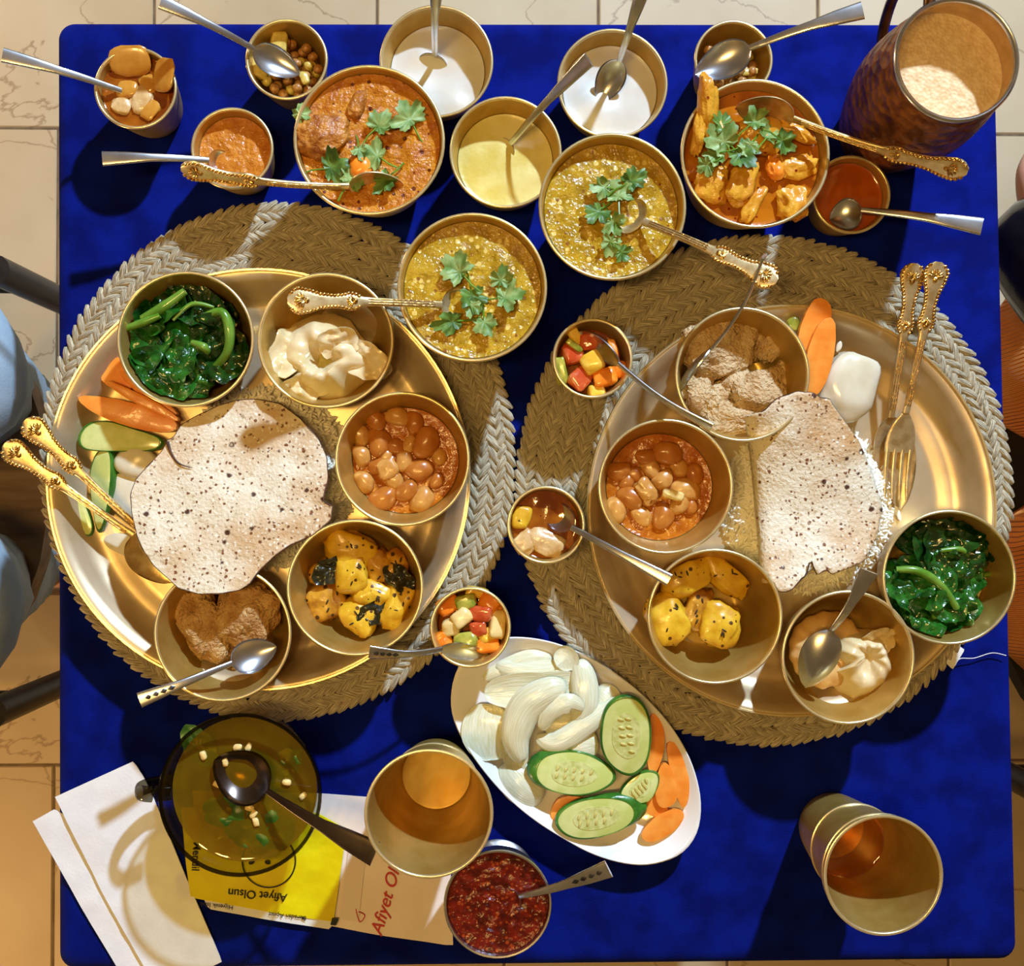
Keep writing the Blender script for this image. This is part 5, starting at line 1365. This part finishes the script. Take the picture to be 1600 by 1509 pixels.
gs('ornate gold spoon on the platter with the whole papad', (268, 910, .016), (208, 836, .030), (7, 694, .050), bw=.016, arch=.001)
cutlery('ornate_fork', 'ornate gold fork handle on the platter with the whole papad', (275, 885, .024), (222, 830, .034), (40, 656, .055), style='gold', group=gg, fork=True, arch=.001)
gs('ornate gold spoon under the gold fork beside the folded papad', (1408, 795, .016), (1392, 652, .028), (1428, 411, .056), bw=.0150, arch=.001)
cutlery('ornate_fork', 'ornate gold fork lying on the gold spoon, tines to the papad', (1398, 780, .024), (1415, 645, .034), (1466, 409, .060), style='gold', group=gg, fork=True, arch=.001)

# ------------------------------------------------------------------ chairs and guests
DARKM = mat('dark_grey_metal', (58, 54, 54), (44, 42, 42), rough=.4, metal=.6)
SEATW = mat('brown_wood_seat', (150, 118, 80), (112, 84, 52), rough=.5, scale=8, stretch=(1, 8, 8))
BLACKS = mat('black_seat', (18, 17, 18), (28, 27, 28), rough=.6)
def chair(label, sx, xf_, y0, y1, seat_m, leg_r=.014):
    """chair facing the table: xf_ is the x of its front legs, sx the direction away from the table"""
    t = thing('dining_chair', label, 'chair', (xf_+sx*.2, (y0+y1)/2, ZF))
    zs_ = ZF+.44
    xs = sorted((xf_-sx*.055, xf_+sx*.38))
    q = rounded([(xs[0], y0+.015), (xs[1], y0+.015), (xs[1], y1-.015), (xs[0], y1-.015)], 3)
    mk('seat', sheet(resample(q, 64), lambda x, y, s: zs_+.006*s*s, .025, 6)[:2], seat_m, t)
    for y in (y0, y1):
        mk('leg', tube([(xf_, y, ZF), (xf_, y, zs_-.01), (xf_, y, zs_+.004)], leg_r, 12), DARKM, t)
        mk('leg', tube([(xf_+sx*.40, y, ZF), (xf_+sx*.38, y, zs_), (xf_+sx*.43, y, ZF+.86)], leg_r, 12), DARKM, t)
    q = [(xf_+sx*.42, y0), (xf_+sx*.42, y1)]
    mk('backrest', sweep([(xf_+sx*.415, y0+(y1-y0)*i/8, ZF+.72) for i in range(9)], [.009]*9, [.11]*9, seg=12, e=.5), seat_m, t)
    for y in (y0, y1):
        mk('side_rail', tube([(xf_, y, ZF+.36), (xf_+sx*.2, y, ZF+.37), (xf_+sx*.385, y, ZF+.36)], .009, 10), DARKM, t)
    return t
chair('dark metal chair with a brown wooden seat beside the platter', -1, -.50, -.215, .232, SEATW, .0155)
chair('black chair under the guest in orange corduroy', 1, .565, -.30, .26, BLACKS)

def skin(name, nodes, edges, m, parent, root=0, sub=2):
    me = bpy.data.meshes.new(name)
    me.from_pydata([tuple(n[0]-ORI[parent.name]) for n in nodes], edges, [])
    o = bpy.data.objects.new(name, me); C.objects.link(o)
    md = o.modifiers.new('skin', 'SKIN'); md.use_smooth_shade = True
    for i, n in enumerate(nodes):
        sv = me.skin_vertices[0].data[i]
        rr = n[1] if isinstance(n[1], tuple) else (n[1], n[1])
        sv.radius = rr; sv.use_root = (i == root)
    sb = o.modifiers.new('sub', 'SUBSURF'); sb.levels = sub; sb.render_levels = sub
    dg = bpy.context.evaluated_depsgraph_get()
    m2 = bpy.data.meshes.new_from_object(o.evaluated_get(dg))
    o.modifiers.clear(); o.data = m2
    m2.materials.clear(); m2.materials.append(m)
    m2.polygons.foreach_set('use_smooth', [True]*len(m2.polygons)); m2.update()
    o.parent = parent
    return o
SKINM = mat('skin', (214, 160, 132), (204, 146, 118), rough=.5, scale=30, sss=.15)
JEANS = mat('blue_jeans', (140, 164, 186), (176, 194, 210), rough=.85, scale=12, bump=.3, bscale=500, bdist=.0008)
SHIRT = mat('grey_shirt', (92, 96, 104), (78, 82, 90), rough=.85, scale=30)
HAIR = mat('dark_hair', (34, 24, 18), (20, 14, 10), rough=.8, scale=60, bump=.8, bscale=90, bdist=.004, spec=.2)
SHOE = mat('brown_leather', (96, 62, 34), (74, 46, 24), rough=.45)
LEATH = mat('black_leather', (14, 13, 14), (24, 22, 22), rough=.25, coat=.3, scale=40, bump=.3, bscale=60, bdist=.002)
EYE = mat('eye', (30, 22, 18), rough=.15)
def ribbed():
    m = mat('orange_corduroy', (240, 152, 72), (222, 128, 50), rough=.85, scale=14)
    nt = m.node_tree; N = nt.nodes; L = nt.links
    tc = [n for n in N if n.type == 'TEX_COORD'][0]
    wv = N.new('ShaderNodeTexWave'); wv.inputs['Scale'].default_value = 85; wv.inputs['Distortion'].default_value = .6; wv.inputs['Detail'].default_value = 1
    mp = N.new('ShaderNodeMapping'); mp.inputs['Rotation'].default_value = (0, 0, 1.2)
    L.new(tc.outputs['Object'], mp.inputs[0]); L.new(mp.outputs[0], wv.inputs['Vector'])
    bp = N.new('ShaderNodeBump'); bp.inputs['Strength'].default_value = 1; bp.inputs['Distance'].default_value = .003
    L.new(wv.outputs['Fac'], bp.inputs['Height']); L.new(bp.outputs[0], N['Principled BSDF'].inputs['Normal'])
    return m
CORD = ribbed()
def guest(label, s, knee_x, ya_, yb_, y0, zk, trou, top, sleeve, rk, hands):
    """seated guest facing the table; s = +1 sits at the right side, -1 at the left"""
    V = Vector
    hipx = knee_x + s*.42
    t = thing('person', label, 'person', (hipx, y0, ZF))
    hz = ZF+.44+.11
    H = lambda x, y, z: V((x, y, z))
    sh = hz+.46
    body = [(H(hipx, y0, hz), .09), (H(hipx+s*.02, y0, hz+.22), .085), (H(hipx+s*.03, y0, sh-.07), .085), (H(hipx+s*.02, y0, sh+.05), .046), (H(hipx-s*.005, y0, sh+.12), .055), (H(hipx-s*.015, y0, sh+.18), (.075, .085)), (H(hipx-s*.005, y0, sh+.25), (.07, .085)),
            (H(hipx-s*.10, y0, sh+.155), .012)]
    edges = [(0, 1), (1, 2), (2, 3), (3, 4), (4, 5), (5, 6), (5, 7)]
    def add(p, r_, a): body.append((p, r_)); edges.append((a, len(body)-1)); return len(body)-1
    arms = []
    for yk, hd_ in ((ya_, hands[0]), (yb_, hands[1])):
        sy = 1 if yk > y0 else -1
        k = add(H(hipx, y0+sy*.09, hz-.01), .075, 0)
        k = add(H(knee_x+s*.09, yk, zk-.085), .042, k)
        k = add(H(knee_x+s*.175, yk, zk-.22), .036, k)
        k = add(H(knee_x+s*.295, yk, ZF+.10), .034, k)
        k = add(H(knee_x+s*.15, yk, ZF+.045), .03, k)
        a0 = add(H(hipx+s*.03, y0+sy*.17, sh-.07), .04, 2)
        el = H(hd_[0].x*.35+hipx*.65, hd_[0].y*.4+(y0+sy*.24)*.6, hz+.14)
        if len(hd_) > 2: el = hd_[2]
        a1 = add(el, .034, a0)
        wr = hd_[0]
        a2 = add(wr, .026, a1)
        dv = hd_[1].normalized(); sv = dv.cross(V((0, 0, 1))).normalized()
        a3 = add(wr+dv*.045, (.034, .016), a2)
        for q_, (off, ln) in enumerate(((-.024, .055), (-.008, .068), (.008, .064), (.023, .05))):
            b0 = add(wr+dv*.085+sv*off, .0088, a3)
            b1 = add(wr+dv*(.085+ln*.5)+sv*off*1.1+V((0, 0, -.006)), .008, b0)
            add(wr+dv*(.085+ln)+sv*off*1.1+V((0, 0, -.022)), .0068, b1)
        b0 = add(wr+dv*.035-sv*sy*s*.036+V((0, 0, -.006)), .010, a2)
        add(wr+dv*.075-sv*sy*s*.045+V((0, 0, -.012)), .0085, b0)
        arms.append((a0, a1, a2))
    o = skin('body', body, edges, SKINM, t)
    # clothes
    tr = [(H(hipx, y0, hz+.02), .135), (H(hipx, y0, hz+.12), .125)]; te = [(0, 1)]
    for yk in (ya_, yb_):
        sy = 1 if yk > y0 else -1
        i = len(tr)
        tr += [(H(hipx-s*.02, y0+sy*.10, hz-.005), .105), (H(hipx-s*.20, (yk+y0+sy*.10)/2, (hz-.005+zk-rk)/2+.005), rk+.016), (H(knee_x+s*.075, yk, zk-rk), rk), (H(knee_x+s*.150, yk, zk-rk-.09), rk*.82), (H(knee_x+s*.235, yk, ZF+.28), .066), (H(knee_x+s*.30, yk, ZF+.06), .062)]
        te += [(0, i), (i, i+1), (i+1, i+2), (i+2, i+3), (i+3, i+4), (i+4, i+5)]
    o = skin('trousers', tr, te, trou, t, sub=2)
    tex = bpy.data.textures.new('folds', 'CLOUDS'); tex.noise_scale = .07
    md = o.modifiers.new('folds', 'DISPLACE'); md.texture = tex; md.strength = .018; md.mid_level = .5
    to = [(H(hipx, y0, hz+.03), .15), (H(hipx+s*.02, y0, hz+.20), .155), (H(hipx+s*.03, y0, sh-.09), .16), (H(hipx+s*.02, y0, sh+.012), .068)]
    toe = [(0, 1), (1, 2), (2, 3)]
    for (a0, a1, a2) in arms:                          # shoulders and upper sleeves belong to the garment
        p0, p1 = body[a0][0], body[a1][0]
        to += [(p0, .085)]; toe += [(2, len(to)-1)]
    skin('shirt', to, toe, top, t)
    for (a0, a1, a2) in arms:
        p0, p1, p2 = body[a0][0], body[a1][0], body[a2][0]
        skin('sleeve', [(p0, .092), (p0.lerp(p1, .5), .074), (p1, .066), (p1.lerp(p2, .5), .056), (p1.lerp(p2, 1.10), .054)], [(0, 1), (1, 2), (2, 3), (3, 4)], sleeve, t)
    for yk in (ya_, yb_):
        mk('shoe', xf(blob((.135, .045, .038), .7, .05, 1, 2, 24, 14), (knee_x+s*.21, yk, ZF+.0385)), SHOE, t)
    hc = H(hipx+s*.012, y0, sh+.225)
    hv_, hf_ = blob((.098, .088, .095), .95, .06, 3, 4, 30, 18)
    hv_ = [(p[0], p[1], p[2]) if (p[0]*s > -.02 or p[2] > .035) else (p[0]*.7, p[1]*.9, max(p[2], .03)) for p in hv_]
    mk('hair', xf((hv_, hf_), hc), HAIR, t)
    for sy in (-1, 1):
        mk('eye', xf(blob((.010, .013, .009), 1, nu=12, nv=8), (hipx-s*.083, y0+sy*.032, sh+.19)), EYE, t)
        mk('ear', xf(blob((.017, .008, .027), .9, nu=12, nv=8), (hipx+s*.005, y0+sy*.088, sh+.18)), SKINM, t)
    mk('mouth', xf(blob((.006, .022, .005), 1, nu=12, nv=6), (hipx-s*.080, y0, sh+.118)), mat('lips', (176, 96, 84), rough=.4), t)
    return t
V_ = Vector
kx = P(36, 600, -.11).x+.052
guest('person in pale blue jeans seated beside the whole papad platter', -1, kx, P(0, 572, -.11).y, P(0, 945, -.11).y, 0.0, -.022, JEANS, SHIRT, SHIRT, .078,
      ((V_((-.72, .17, -.14)), V_((1, -.1, -.1))), (V_((-.72, -.17, -.14)), V_((1, .1, -.1)))))
kx = P(1560, 600, -.18).x
hw = P(1612, 350, -.10)
guest('person in orange corduroy trousers seated beside the greens bowl', 1, kx, P(0, 535, -.2).y, P(0, 935, -.2).y, P(0, 735, -.2).y, -.15, CORD, CORD, LEATH, .105,
      ((hw, V_((.75, .68, -.12)), V_((.62, -.02, -.06))), (V_((.75, -.22, -.14)), V_((-1, .1, -.1)))))
